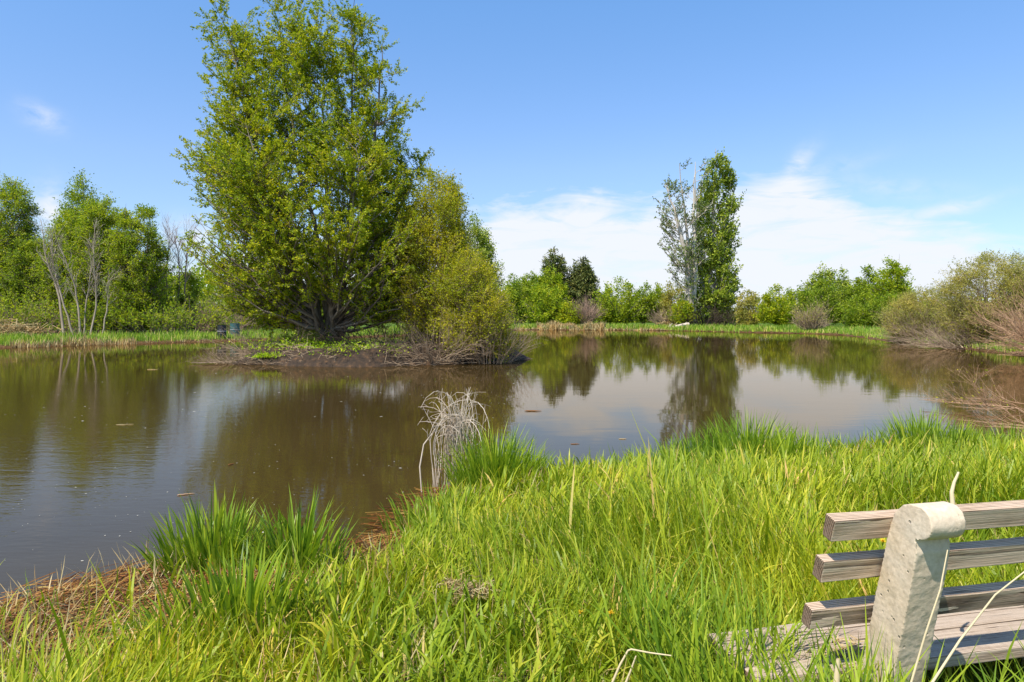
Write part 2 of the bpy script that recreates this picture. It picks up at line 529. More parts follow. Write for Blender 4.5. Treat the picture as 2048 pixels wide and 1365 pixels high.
tag(mesh('island', np.stack([IX, IY, IZ], -1).reshape(-1, 3), Q, m, smooth=True), 'low earth island under the big tree', 'island', kind='structure')


def isl_z(x, y):
    r = math.hypot((x - ICX) / A_, (y - ICY) / B_)
    return max(0.0, 0.55 * min(1, max(0, (1 - r) / 0.18)) + 0.15 * max(0, 1 - r))


# ---------------------------------------------------------------- trees


def bezier(a, b, c, n):
    t = np.linspace(0, 1, n)[None, :, None]
    return (1 - t) ** 2 * a[:, None] + 2 * t * (1 - t) * b[:, None] + t ** 2 * c[:, None]


def tree(name, loc, label, cat, group, stems, env, nb, leafmat, barkmat, leaf=(0.1, 0.06), twigs=8, twig_len=0.8, per_twig=12, slope=0.7,
         jit=0.08, seed=1, r_base=0.2, inner=0.25, lump_amp=0.25, hollow=None, up=0.5, outlier=0.06, r_branch=0.35, twig_up=0.3, twig_ang=50, leaf_up=0.6, twig_r=0.006, sag=0.0, tube_twigs=True, leafless=None):
    """stems: list of lists of (x,y,z) in local metres; env: rows (z, cx, r_left, r_right, r_depth)"""
    rng = np.random.default_rng(seed)
    root = empty(name, loc)
    tag(root, label, cat, group)
    env = np.array(env, float)
    ns = 14
    SP, SR = [], []
    for st in stems:
        st = np.array(st, float)
        tt = np.linspace(0, 1, len(st))
        ti = np.linspace(0, 1, ns)
        pts = np.stack([np.interp(ti, tt, st[:, k]) for k in range(3)], 1)
        for _ in range(2):
            pts[1:-1] = (pts[:-2] + 2 * pts[1:-1] + pts[2:]) / 4
        pts[1:] += rng.normal(size=(ns - 1, 3)) * 0.012 * (st[-1][2] - st[0][2]) ** 0.7 * np.array([1, 1, 0.2])
        SP.append(pts)
        SR.append(r_base * (1 - 0.93 * ti ** 0.85) * rng.uniform(0.75, 1.1) * (1 + 0.5 * np.exp(-ti * 14)))
    SP = np.array(SP); SR = np.array(SR)
    # crown targets
    zs = np.linspace(env[0, 0], env[-1, 0], 200)
    wdt = np.interp(zs, env[:, 0], env[:, 2] + env[:, 3]) * np.interp(zs, env[:, 0], env[:, 4]) ** 0.5
    cdf = np.cumsum(wdt + 1e-6); cdf /= cdf[-1]
    z = np.interp(rng.uniform(0, 1, nb), cdf, zs)
    phi = rng.uniform(0, 2 * math.pi, nb)
    lf = lump(rng)
    rho = np.sqrt(rng.uniform(inner, 1, nb)) * (1 + lump_amp * lf(phi, z / max(env[-1, 0], 1) * 3)) * np.where(rng.uniform(size=nb) < outlier, 1.10 + 0.6 * outlier, 1)
    I = lambda k: np.interp(z, env[:, 0], env[:, k])
    cx = np.cos(phi); sy = np.sin(phi)
    C = np.stack([I(1) + rho * cx * np.where(cx < 0, I(2), I(3)), rho * sy * I(4), z], 1)
    if hollow is not None:
        C = C[~hollow(C)]
        nb = len(C)
    # parent stem: nearest one by horizontal distance at a lower height
    best = np.full(nb, 1e9); S0 = np.zeros((nb, 3)); R0 = np.zeros(nb)
    for s in range(len(SP)):
        sp_ = SP[s]
        for f in np.linspace(0.12, 0.97, 16):
            q, _ = sample(sp_[None], np.array([[f]]))
            q = q[0, 0]
            hd = np.hypot(C[:, 0] - q[0], C[:, 1] - q[1])
            cost = np.abs(C[:, 2] - slope * hd - q[2]) + 0.55 * hd + rng.uniform(0, 0.5, nb)
            cost += np.where(q[2] > C[:, 2] + 0.3, 3, 0)
            ok = cost < best
            best[ok] = cost[ok]
            S0[ok] = q
            R0[ok] = np.interp(f, np.linspace(0, 1, ns), SR[s])
    mid = (S0 + C) / 2
    dd = C - S0
    mid[:, 2] += -0.18 * np.hypot(dd[:, 0], dd[:, 1]) * up + sag * np.linalg.norm(dd, axis=1)
    mid += rng.normal(size=(nb, 3)) * 0.06 * np.linalg.norm(dd, axis=1, keepdims=True)
    BP = bezier(S0, mid, C, 7)
    BP[:, 1:-1] += rng.normal(size=(nb, 5, 3)) * 0.02 * np.linalg.norm(dd, axis=1)[:, None, None]
    rb = np.minimum(R0 * 0.55, r_branch * 0.055 * np.maximum(np.linalg.norm(dd, axis=1), 0.4))
    BR = rb[:, None] + (np.minimum(rb, twig_r) - rb)[:, None] * np.linspace(0, 1, 7)[None, :] ** 0.8
    TP, TR = grow(rng, BP, BR, twigs, (0.35, 1.0), twig_len, twig_ang, twig_up, 0.18, 4, 0.6, twig_r * 0.5, 0.35)
    parts = [tubes(SP, SR, 8), tubes(BP, BR, 4)]
    if tube_twigs:
        parts.append(tubes(TP, TR, 3))
    V, Qd = join(parts)
    mesh('trunk', V, Qd, barkmat, root, smooth=True)
    if leafless is not None:
        TP = TP[~leafless(TP[:, -1])]
    X, T = along(rng, TP, per_twig, 0.1, jit)
    if hollow is not None:
        pass
    V, Qd = leaf_quads(rng, X, leaf[0], leaf[1], leaf_up, T)
    mesh('crown', V, Qd, leafmat, root)
    return root


def shrub(name, loc, label, cat, group, n, height, spread, leafmat, stemmat, leaf=(0.07, 0.025), seed=1, base_r=0.5, twigs=7, twig_len=0.7, per_twig=6,
          droop=0.0, stem_r=0.02, leaf_from=0.35, tilt=(5, 60), lean=(0, 0), asym=1.0, twig_up=0.4, jit=0.04, wig=0.10, twig2=0, twig_r=0.004, crown_name='crown'):
    """many stems fanning out of one stool"""
    rng = np.random.default_rng(seed)
    root = empty(name, loc)
    tag(root, label, cat, group)
    ph = rng.uniform(0, 2 * math.pi, n)
    a = np.radians(tilt[0] + (tilt[1] - tilt[0]) * np.sqrt(rng.uniform(0, 1, n)))
    d = np.stack([np.sin(a) * np.cos(ph) + lean[0], np.sin(a) * np.sin(ph) * asym + lean[1], np.cos(a)], 1)
    d = nrm(d)
    ln = 1 / np.sqrt((d[:, 2] / height) ** 2 + (np.hypot(d[:, 0], d[:, 1]) / spread) ** 2) * rng.uniform(0.70, 1.04, n)
    k = 9
    P = np.empty((n, k, 3))
    P[:, 0] = np.stack([np.cos(ph) * base_r * np.sqrt(rng.uniform(0, 1, n)), np.sin(ph) * base_r * asym * np.sqrt(rng.uniform(0, 1, n)), np.full(n, -0.08)], 1)
    for i in range(1, k):
        d = d + rng.normal(size=(n, 3)) * wig
        d[:, 2] -= droop / k * i / k * 2
        d = nrm(d)
        P[:, i] = P[:, i - 1] + d * (ln / (k - 1))[:, None]
    P[:, 1:, 2] = np.maximum(P[:, 1:, 2], 0.02)
    R = stem_r * rng.uniform(0.6, 1.2, n)[:, None] * (1 - 0.85 * np.linspace(0, 1, k)[None, :])
    TP, TR = grow(rng, P, R, twigs, (0.25, 1.0), twig_len, 32, twig_up, 0.14, 4, 0.6, twig_r * 0.6, 0.3)
    TP[:, :, 2] = np.maximum(TP[:, :, 2], 0.02)
    parts = [tubes(P, R, 4), tubes(TP, TR, 3)]
    if twig2:
        T2, R2 = grow(rng, TP, TR, twig2, (0.2, 1.0), twig_len * 0.5, 35, twig_up, 0.14, 3, 0.7, twig_r * 0.5, 0.3)
        T2[:, :, 2] = np.maximum(T2[:, :, 2], 0.02)
        parts.append(tubes(T2, R2, 3))
    V, Qd = join(parts)
    mesh('stems', V, Qd, stemmat, root, smooth=True)
    if leafmat is not None and per_twig:
        sel = TP[:, -1, 2] > leaf_from * height
        X, T = along(rng, TP[sel], per_twig, 0.1, jit)
        V, Qd = leaf_quads(rng, X, leaf[0], leaf[1], 0.4, T, 0.7)
        mesh(crown_name, V, Qd, leafmat, root)
    return root


# ---- the big island tree
TY = 28.0
TX = wx(655, TY)
b0 = isl_z(TX, TY) - 0.05


def L(px, py, yo=0.0):
    return (wx(px, TY) - TX, yo, wz(py, TY) - b0)


stems = [[(-0.15, 0, 0), L(640, 600, -0.2), L(560, 400, -0.8), L(500, 200, -0.6), L(440, 30, 0)],
         [(0, 0.1, 0), L(650, 560, 0.5), L(590, 330, 0.6), L(560, 150, 0.4), L(545, 0, 0.2)],
         [(0.1, -0.1, 0), L(660, 560, -0.3), L(660, 350, -0.6), L(650, 180, -0.4), L(640, 60, -0.3)],
         [(0.2, 0.1, 0), L(675, 580, 0.3), L(700, 350, 0.5), L(705, 180, 0.2), L(705, -5, 0)],
         [(0.3, -0.1, 0), L(690, 590, -0.4), L(745, 380, -0.8), L(765, 220, -0.5), L(770, 90, -0.2)],
         [(0.35, 0.2, 0), L(700, 600, 0.8), L(780, 430, 1.5), L(820, 330, 1.4), L(850, 290, 1.2)],
         [(-0.25, 0.1, 0), L(620, 610, 0.6), L(520, 470, 1.6), L(440, 380, 1.7), L(365, 320, 1.2)],
         [(-0.1, -0.25, 0), L(640, 620, -1.0), L(600, 480, -2.2), L(560, 360, -2.6), L(540, 280, -2.4)],
         [(0.2, -0.25, 0), L(680, 620, -1.0), L(720, 500, -2.0), L(740, 380, -2.4), L(745, 300, -2.2)]]


def env_row(py, l, c, r, dep):
    z = wz(py, TY) - b0
    k = TY / F
    return (z, (c - 655) * k, (c - l) * k, (r - c) * k, dep)


env = [env_row(640, 500, 620, 800, 1.8), env_row(605, 425, 620, 890, 3.0), env_row(530, 388, 630, 908, 4.0), env_row(450, 384, 630, 908, 4.2), env_row(390, 380, 630, 900, 4.0), env_row(330, 368, 620, 866, 3.6),
       env_row(300, 352, 615, 846, 3.3), env_row(270, 412, 620, 828, 3.0), env_row(200, 424, 622, 797, 2.6), env_row(130, 418, 612, 772, 2.1), env_row(70, 416, 604, 758, 1.6), env_row(25, 420, 585, 730, 1.0), env_row(-8, 445, 580, 720, 0.4)]


def carve(C):
    """open windows in the crown: the trunk foot, and the gaps between the upper spires"""
    px = 655 + C[:, 0] * F / TY
    py = HZ - (C[:, 2] + b0 - CAMZ) * F / TY
    a = (py > 585) & (px > 600) & (px < 735) & (C[:, 1] < 1.2)
    b_ = (py < 70) & (((px > 478) & (px < 520)) | ((px > 650) & (px < 690)))
    return a | b_


big = tree('island_tree', (TX, TY, b0), 'tall multi stemmed yellow green tree on the pond island', 'tree', None, stems, env, 1120, M['leaf_island'], M['bark'],
           leaf=(0.092, 0.060), twigs=9, twig_len=0.8, per_twig=34, jit=0.035, seed=11, hollow=carve, outlier=0.07, r_base=0.17, inner=0.12, lump_amp=0.18, slope=0.75, twig_r=0.007)

# ---- shrubs on the island
willow_group = 'shrubs on the island'


def leafy_willow(px0, Y, rows, nb, label, seed, leaf=(0.088, 0.048), nst=14, z0=0.3, group=willow_group, leafmat='leaf_willow_yellow', bark='twig', twigs=11, per_twig=11, **kw):
    """a bushy willow: many stems from one stool under a crown drawn by rows of (row, left, middle, right, depth)"""
    rng = np.random.default_rng(seed)
    x0 = wx(px0, Y)
    k = Y / F
    env = [(max(0.15, wz(py, Y) - z0), (c - px0) * k, (c - l) * k, (r_ - c) * k, d) for py, l, c, r_, d in rows]
    st = []
    for q in range(nst):
        a = rng.uniform(0, 6.28); o = rng.uniform(0.2, 1)
        f = rng.uniform(0.55, 0.95)
        zt = env[-1][0] * f
        e = [np.interp(zt, [w_[0] for w_ in env], [w_[n_] for w_ in env]) for n_ in range(1, 5)]
        ex = e[0] + math.cos(a) * o * (e[1] if math.cos(a) < 0 else e[2]) * .9
        ey = math.sin(a) * o * e[3] * .9
        b0_ = (math.cos(a) * .5, math.sin(a) * .4, 0)
        st.append([b0_, (b0_[0] + (ex - b0_[0]) * .3, b0_[1] + (ey - b0_[1]) * .3, zt * .4), (ex, ey, zt)])
    return tree('willow_shrub', (x0, Y, z0), label, 'shrub', group, st, env, nb, M[leafmat], M[bark], leaf=leaf, twigs=twigs, twig_len=0.75, per_twig=per_twig, jit=0.05,
                seed=seed, r_base=0.05, inner=0.1, lump_amp=0.2, slope=0.9, twig_r=0.006, twig_up=0.4, up=0.2, **kw)


leafy_willow(890, 27.6, [(690, 840, 890, 940, .8), (640, 785, 890, 975, 1.8), (570, 775, 890, 980, 2.2), (500, 785, 892, 942, 2.0), (440, 790, 885, 925, 1.7), (400, 815, 885, 925, 1.2), (365, 830, 872, 908, .7), (345, 845, 862, 880, .3)], 640,
             'yellow green willow bush on the right half of the island', 21)
leafy_willow(960, 26.0, [(712, 900, 965, 1018, .8), (660, 880, 965, 1030, 1.3), (600, 880, 960, 1012, 1.4), (550, 890, 945, 980, 1.1), (505, 915, 940, 956, .4)], 300,
             'lower yellowish willow bush at the right end of the island', 22, (0.085, 0.04))

shrub('bare_shrub', (wx(975, 25.9), 25.9, 0.1), 'bare brown brush fringing the right tip of the island', 'shrub', willow_group, 110, 1.9, 1.5, None, M['twig'],
      seed=23, base_r=1.0, twigs=7, twig_len=0.6, stem_r=0.012, tilt=(4, 50), asym=0.7, twig_r=0.006)
shrub('bare_shrub', (wx(870, 25.6), 25.6, 0.2), 'tangle of arching bare grey stems at the island front', 'shrub', willow_group, 90, 2.0, 2.0, M['leaf_willow_yellow'], M['twig'],
      leaf=(0.09, 0.05), seed=24, base_r=1.2, twigs=6, twig_len=0.7, per_twig=1, stem_r=0.016, tilt=(15, 75), droop=0.9, asym=0.6, twig_r=0.006, leaf_from=0.5)
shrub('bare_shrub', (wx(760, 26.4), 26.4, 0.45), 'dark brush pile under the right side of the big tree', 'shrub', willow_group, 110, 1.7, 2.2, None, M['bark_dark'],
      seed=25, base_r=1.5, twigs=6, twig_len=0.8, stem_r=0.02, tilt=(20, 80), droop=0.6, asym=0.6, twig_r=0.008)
shrub('bare_shrub', (wx(560, 27.2), 27.2, 0.3), 'thin bare twigs on the left part of the island', 'shrub', willow_group, 80, 1.6, 2.2, None, M['twig'],
      seed=26, base_r=1.4, twigs=6, twig_len=0.5, stem_r=0.013, tilt=(10, 75), droop=0.3, asym=0.6, twig_r=0.006)
shrub('bare_shrub', (wx(485, 25.9), 25.9, 0.03), 'low flattened dead twigs at the left tip of the island', 'shrub', willow_group, 110, 0.7, 1.25, None, M['twig'],
      seed=27, base_r=1.0, twigs=6, twig_len=0.4, stem_r=0.012, tilt=(40, 86), droop=0.2, asym=0.5, twig_r=0.006)


def herb(loc, label, seed, n, size, rad):
    rng = np.random.default_rng(seed)
    X = rng.normal(size=(n, 3)) * np.array([rad, rad * 0.5, rad * 0.22])
    X[:, 2] = np.abs(X[:, 2]) + 0.03
    V, Qd = leaf_quads(rng, X, size, size * 0.6, 1.0)
    o = mesh('weeds', V, Qd, M['leaf_herb'])
    o.location = loc
    return tag(o, label, 'weeds', None, 'stuff')


herb((wx(715, 25.6), 25.6, 0.38), 'bright green weeds below the trunk on the island bank', 31, 2600, 0.11, 0.75)
herb((wx(760, 26.2), 26.2, 0.5), 'taller dark green weeds behind the bank weeds on the island', 32, 900, 0.12, 0.4)
herb((wx(535, 25.5), 25.5, 0.25), 'small bright weed patch at the left of the bare earth bank', 33, 500, 0.10, 0.28)
herb((wx(600, 26.6), 26.6, 0.5), 'flat green ground plants before the big trunk', 34, 2200, 0.09, 1.0)
rt = shrub('leafy_shrub', (wx(610, 27.6), 27.6, 0.55), 'small green bush left of the big trunk', 'shrub', None, 30, 1.3, 0.7, M['leaf_island_dark'], M['twig'],
           leaf=(0.12, 0.08), seed=35, base_r=0.3, twigs=7, twig_len=0.4, per_twig=6, stem_r=0.012, leaf_from=0.1)

# dead twigs and reed bits strewn along the island edge
rng = np.random.default_rng(36)
n = 1600
th_ = rng.uniform(0, 2 * math.pi, n); q_ = rng.uniform(.80, 1.0, n)
q_ = np.where((np.cos(th_) < -.55) | (np.cos(th_) > .2), rng.uniform(.6, 1.04, n), q_)
X = ICX + A_ * q_ * np.cos(th_); Y = ICY + B_ * q_ * np.sin(th_)
Z = np.array([isl_z(a, b_) for a, b_ in zip(X, Y)]) + rng.uniform(0.01, .16, n)
d = nrm(rng.normal(size=(n, 3)) * np.array([1, .7, .35])) * rng.uniform(.2, .8, n)[:, None]
P = np.stack([X, Y, Z], 1)
tp = np.stack([P - d * .5, P + rng.normal(size=(n, 3)) * .03, P + d * .5], 1); tp[:, :, 2] = np.maximum(tp[:, :, 2], .01)
V, Qd = tubes(tp, np.full((n, 3), .007), 3)
tag(mesh('twig_litter', V, Qd, M['twig']), 'dead twigs strewn over the island edge at the waterline', 'twigs', kind='stuff')

# ---- trees across the water


def gen_env(H, hw, kind, depth=None):
    dp = depth or hw
    if kind == 'round':
        rows = [(0.06, .55), (.2, .85), (.4, 1.), (.6, .93), (.78, .72), (.9, .45), (1., .1)]
    elif kind == 'oval':
        rows = [(0.12, .45), (.25, .8), (.42, 1.), (.6, .9), (.78, .62), (.92, .3), (1., .06)]
    elif kind == 'column':
        rows = [(0.08, .6), (.2, .9), (.4, 1.), (.6, .9), (.75, .75), (.9, .42), (1., .1)]
    elif kind == 'cone':
        rows = [(0.12, .8), (.25, 1.), (.45, .85), (.65, .6), (.85, .3), (1., .04)]
    return [(H * a, 0, hw * b, hw * b, dp * b) for a, b in rows]


def far_tree(px, py_top, half, Y, kind, mat, label, group, seed, nst=3, density=1.0, bark='bark', base=None, name='broadleaf_tree', cat='tree', leafk=1.0, **kw):
    x = wx(px, Y)
    z0 = gz(x, Y) - 0.05 if base is None else base
    H = wz(py_top, Y) - z0
    hw = half * 1.16 / F * Y
    rng = np.random.default_rng(seed)
    stems = []
    for s in range(nst):
        a = rng.uniform(0, 6.28)
        o = 0 if nst == 1 else hw * 0.45 * rng.uniform(0.4, 1)
        stems.append([(0.15 * math.cos(a), 0.15 * math.sin(a), 0), (o * .4 * math.cos(a), o * .4 * math.sin(a), H * .35), (o * .8 * math.cos(a), o * .8 * math.sin(a), H * .65), (o * math.cos(a) * .9, o * math.sin(a) * .9, H * (0.97 if s == 0 else rng.uniform(.75, .95)))])
    sz = 0.0025 * Y * leafk
    area = 2 * hw * H * 0.75
    nleaf = min(80000, density * 5.5 * area / (sz * sz * 0.32))
    nb = int(max(120, min(600, area * 5.0)))
    kw.setdefault('lump_amp', 0.16)
    pt = 9
    tw = max(4, int(nleaf / nb / pt))
    return tree(name, (x, Y, z0), label, cat, group, stems, gen_env(H, hw, kind), nb, M[mat], M[bark], leaf=(sz * 1.15, sz * 0.72), twigs=tw, twig_len=max(0.45, 0.07 * H), per_twig=pt,
                jit=sz * 0.8, seed=seed, r_base=0.018 * H / max(1, nst ** 0.5), inner=0.2, twig_r=0.0004 * Y, tube_twigs=Y < 62, **kw)


g1 = 'trees behind the left shore'
far_tree(15, 352, 75, 60, 'oval', 'leaf_fresh', 'big light green tree at the left edge of the far left bank', g1, 101)
far_tree(165, 343, 55, 66, 'oval', 'leaf_mid', 'tall darker tree rising behind the rounded trees on the left bank', g1, 102, 1, 0.8)
far_tree(140, 420, 58, 57, 'round', 'leaf_fresh', 'leafy tree behind the leaning bare trunks', g1, 103)
far_tree(205, 386, 62, 56, 'round', 'leaf_fresh', 'tallest of the rounded green trees on the left bank', g1, 104)
far_tree(278, 402, 55, 54, 'round', 'leaf_fresh', 'rounded green tree at the right of the left bank grove', g1, 105)
far_tree(60, 470, 60, 58, 'round', 'leaf_mid', 'shorter green tree left of the leaning bare trunks', g1, 106)
far_tree(365, 540, 42, 58, 'round', 'leaf_mid', 'low green tree under the bare poles left of the island', g1, 107, density=0.7)
far_tree(425, 570, 50, 62, 'round', 'leaf_mid', 'low bushy tree behind the black barrel', g1, 108, density=0.6)
far_tree(520, 560, 60, 66, 'round', 'leaf_mid', 'green tree glimpsed behind the big tree at its left', g1, 109)
far_tree(640, 560, 70, 72, 'round', 'leaf_mid', 'green tree glimpsed behind the trunk of the big tree', g1, 110)


def bare_tree(px, Y, pts, label, seed, r=0.1, bark='bark_birch', nbr=18, blen=1.5, group='bare trees on the left bank'):
    """pts: list of (px,py) up the leaning trunk"""
    rng = np.random.default_rng(seed)
    x0 = wx(px, Y); z0 = gz(x0, Y) - 0.05
    root = empty('bare_tree', (x0, Y, z0))
    tag(root, label, 'tree', group)
    st = np.array([(0, 0, 0)] + [(wx(a, Y) - x0, rng.uniform(-.5, .5), wz(b_, Y) - z0) for a, b_ in pts])
    ti = np.linspace(0, 1, 12)
    sp_ = np.stack([np.interp(ti, np.linspace(0, 1, len(st)), st[:, k]) for k in range(3)], 1)
    sp_[1:-1] = (sp_[:-2] + 2 * sp_[1:-1] + sp_[2:]) / 4
    sp_[1:] += rng.normal(size=(11, 3)) * 0.025
    SR = r * 0.85 * (1 - 0.85 * ti)
    B1, R1 = grow(rng, sp_[None], SR[None], nbr, (0.3, 1), blen, 34, 0.5, 0.08, 6, 0.38, 0.010, 0.4)
    B2, R2 = grow(rng, B1, R1, 5, (0.2, 1), blen * 0.5, 35, 0.4, 0.12, 4, 0.6, 0.009, 0.3)
    V, Qd = join([tubes(sp_[None], SR[None], 7), tubes(B1, R1, 4), tubes(B2, R2, 3)])
    mesh('trunk', V, Qd, M[bark], root, smooth=True)
    return root


bare_tree(128, 50, [(108, 580), (92, 520), (82, 440)], 'leftmost leaning bare trunk with a fan of grey twigs on top', 201, 0.12, nbr=26)
bare_tree(147, 50.5, [(128, 600), (105, 530), (100, 470)], 'bare trunk leaning left beside the leftmost one', 202, 0.10)
bare_tree(160, 50, [(152, 600), (138, 530), (118, 470)], 'slim pale trunk in the middle of the bare clump', 203, 0.10)
bare_tree(168, 50.6, [(172, 600), (178, 540), (176, 490)], 'slim upright pale stem right of the middle trunk', 204, 0.075)
bare_tree(180, 50.3, [(188, 600), (192, 520), (185, 450)], 'tallest upright pale trunk at the right of the bare clump', 205, 0.09, nbr=22)
bare_tree(205, 50, [(210, 610), (215, 570), (222, 545)], 'short dead trunk with drooping twigs right of the bare clump', 206, 0.07, blen=1.0)
bare_tree(338, 56, [(334, 560), (337, 500), (336, 455)], 'left grey bare pole tree beside the island tree', 207, 0.09, 'twig_pink', 30, 1.8)
bare_tree(352, 56.5, [(354, 560), (353, 500), (352, 475)], 'middle grey bare pole tree beside the island tree', 208, 0.08, 'twig_pink', 30, 1.6)
bare_tree(372, 57, [(372, 560), (375, 500), (376, 460)], 'right grey bare pole tree beside the island tree', 209, 0.09, 'twig_pink', 30, 1.8)
g2 = 'brown brush along the left bank'
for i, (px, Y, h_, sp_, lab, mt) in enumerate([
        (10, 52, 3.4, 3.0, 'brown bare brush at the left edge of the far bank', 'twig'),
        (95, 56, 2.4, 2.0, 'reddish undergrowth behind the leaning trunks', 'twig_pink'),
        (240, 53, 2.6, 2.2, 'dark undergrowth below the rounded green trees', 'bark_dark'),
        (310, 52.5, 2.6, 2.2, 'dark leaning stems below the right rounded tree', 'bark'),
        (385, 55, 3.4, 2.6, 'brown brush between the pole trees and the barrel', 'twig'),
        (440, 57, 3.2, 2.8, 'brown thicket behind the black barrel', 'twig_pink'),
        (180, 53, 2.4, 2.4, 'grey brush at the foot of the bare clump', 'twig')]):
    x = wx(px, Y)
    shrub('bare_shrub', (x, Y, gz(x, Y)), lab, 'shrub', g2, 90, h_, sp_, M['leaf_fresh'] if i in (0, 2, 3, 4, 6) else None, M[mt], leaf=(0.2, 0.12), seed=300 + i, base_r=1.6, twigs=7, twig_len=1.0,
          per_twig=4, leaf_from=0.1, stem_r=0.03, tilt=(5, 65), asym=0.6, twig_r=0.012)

# behind the island tree
far_tree(948, 434, 56, 74, 'oval', 'leaf_poplar', 'broad dark green poplar showing right of the island tree', None, 120, 2, 1.1)

g3 = 'green trees on the far shore'
far_tree(1032, 547, 28, 96, 'round', 'leaf_mid', 'rounded green tree next to the island on the far shore', g3, 131)
far_tree(1062, 543, 28, 99, 'oval', 'leaf_mid', 'green tree second from the island on the far shore', g3, 132)
far_tree(1100, 531, 34, 100, 'oval', 'leaf_fresh', 'pale green tree just before the left pine', g3, 133)
far_tree(1092, 565, 44, 94, 'round', 'leaf_fresh', 'broad low green tree at the foot of the left pine', g3, 134)
far_tree(1138, 605, 28, 92, 'round', 'leaf_island', 'small yellow green bush left of the brown bare shrub', g3, 135, name='leafy_shrub', cat='shrub')
far_tree(1238, 558, 48, 94, 'round', 'leaf_fresh', 'large rounded green tree right of the pines', g3, 136)
far_tree(1288, 568, 27, 96, 'oval', 'leaf_mid', 'narrow green tree right of the large rounded one', g3, 137)
far_tree(1318, 565, 24, 97, 'oval', 'leaf_fresh', 'narrow green tree left of the brownish thicket', g3, 138)
far_tree(1348, 562, 30, 95, 'round', 'leaf_grey', 'brownish half leafed tree behind the white poplar trunk', g3, 139, bark='twig_pink', density=0.5)


def pine(px, py_top, half, Y, label, seed):
    x = wx(px, Y); z0 = gz(x, Y); H = wz(py_top, Y) - z0; hw = half / F * Y
    env = [(H * .12, 0, hw * .5, hw * .5, hw * .5), (H * .3, 0, hw * .95, hw * .95, hw * .95), (H * .5, 0, hw, hw, hw), (H * .7, 0, hw * .8, hw * .8, hw * .8), (H * .88, 0, hw * .5, hw * .5, hw * .5), (H, 0, hw * .12, hw * .12, hw * .12)]
    return tree('pine_tree', (x, Y, z0), label, 'tree', 'pines on the far shore', [[(0, 0, 0), (0.1, 0, H * .5), (0, 0, H * .98)]], env, 130, M['leaf_pine'], M['bark'],
                leaf=(0.55, 0.16), twigs=8, twig_len=0.9, per_twig=14, jit=0.16, seed=seed, r_base=0.3, inner=0.25, lump_amp=0.3, slope=0.1, twig_r=0.03, tube_twigs=False, twig_ang=60)


pine(1110, 497, 30, 104, 'taller dark pine on the far shore', 141)
pine(1164, 518, 32, 104, 'shorter dark pine right of the tall one', 142)


# ---- the tall poplars in the middle
PY = 88
pgroup = 'tall poplars on the far shore'


def PL(px, py, px0, z0, yo=0.0):
    return (wx(px, PY) - wx(px0, PY), yo, wz(py, PY) - z0)


def penv(rows, px0, z0):
    k = PY / F
    return [(wz(py, PY) - z0, (c - px0) * k, (c - l) * k, (r - c) * k, d) for py, l, c, r, d in rows]


px0 = 1420; z0 = gz(wx(px0, PY), PY)
tree('poplar_tree', (wx(px0, PY), PY, z0), 'tall dense green poplar standing at the far water edge', 'tree', pgroup,
     [[(0, 0, 0), PL(1420, 520, px0, z0), PL(1428, 400, px0, z0), PL(1432, 298, px0, z0)], [(0.3, 0.3, 0), PL(1440, 540, px0, z0, .5), PL(1458, 430, px0, z0, .6), PL(1478, 350, px0, z0, .4)],
      [(-.4, .2, 0), PL(1400, 520, px0, z0, 1), PL(1398, 420, px0, z0, .8), PL(1392, 340, px0, z0, .5)]],
     penv([(640, 1388, 1425, 1472, 2.2), (605, 1376, 1425, 1466, 3.2), (575, 1382, 1425, 1482, 3.4), (545, 1372, 1425, 1470, 3.2), (515, 1382, 1426, 1472, 3.2), (480, 1382, 1428, 1466, 3.0), (445, 1392, 1432, 1474, 2.6), (425, 1388, 1431, 1464, 2.4),
           (400, 1403, 1434, 1478, 2.2), (378, 1408, 1433, 1458, 2.0), (352, 1408, 1435, 1474, 1.7), (335, 1411, 1434, 1452, 1.4), (312, 1416, 1433, 1447, 1.0), (290, 1427, 1433, 1439, 0.3)], px0, z0),
     310, M['leaf_poplar'], M['bark_pale'], leaf=(0.30, 0.20), twigs=8, twig_len=1.3, per_twig=14, jit=0.11, seed=151, outlier=0.22, r_base=0.42, inner=0.12, lump_amp=0.30, slope=1.4, twig_r=0.03, tube_twigs=False, twig_up=0.8, twig_ang=38)
px0 = 1371; z0 = gz(wx(px0, PY - 2), PY - 2)
tree('poplar_tree', (wx(px0, PY), PY - 2, z0), 'sparse poplar with a bare white trunk left of the dense one', 'tree', pgroup,
     [[(0, 0, 0), PL(1370, 560, px0, z0), PL(1366, 470, px0, z0), PL(1352, 335, px0, z0)], [(0.5, 0.5, 0), PL(1384, 540, px0, z0, .5), PL(1380, 430, px0, z0, .5), PL(1385, 330, px0, z0, .4)], [(0, 0.2, 2), PL(1368, 520, px0, z0), PL(1345, 440, px0, z0, -.4), PL(1322, 375, px0, z0, -.4)]],
     penv([(600, 1345, 1372, 1405, 1.4), (560, 1330, 1370, 1405, 2.2), (530, 1318, 1366, 1405, 2.4), (490, 1308, 1364, 1408, 2.5), (430, 1314, 1364, 1412, 2.5), (380, 1320, 1364, 1414, 2.2), (345, 1335, 1368, 1412, 1.4), (330, 1348, 1374, 1404, .5)], px0, z0),
     105, M['leaf_pale'], M['bark_pale'], leaf=(0.26, 0.17), twigs=6, twig_len=1.1, per_twig=9, jit=0.09, seed=152, outlier=0.2, r_base=0.50, inner=0.4, lump_amp=0.35, slope=0.9, twig_r=0.035, twig_up=0.7, up=1.0)
x = wx(1370, 84.5)
far_tree(1366, 600, 24, 85.5, 'round', 'leaf_island', 'small yellow green bush at the foot of the white trunk', None, 153, 3, 0.5, name='leafy_shrub', cat='shrub')
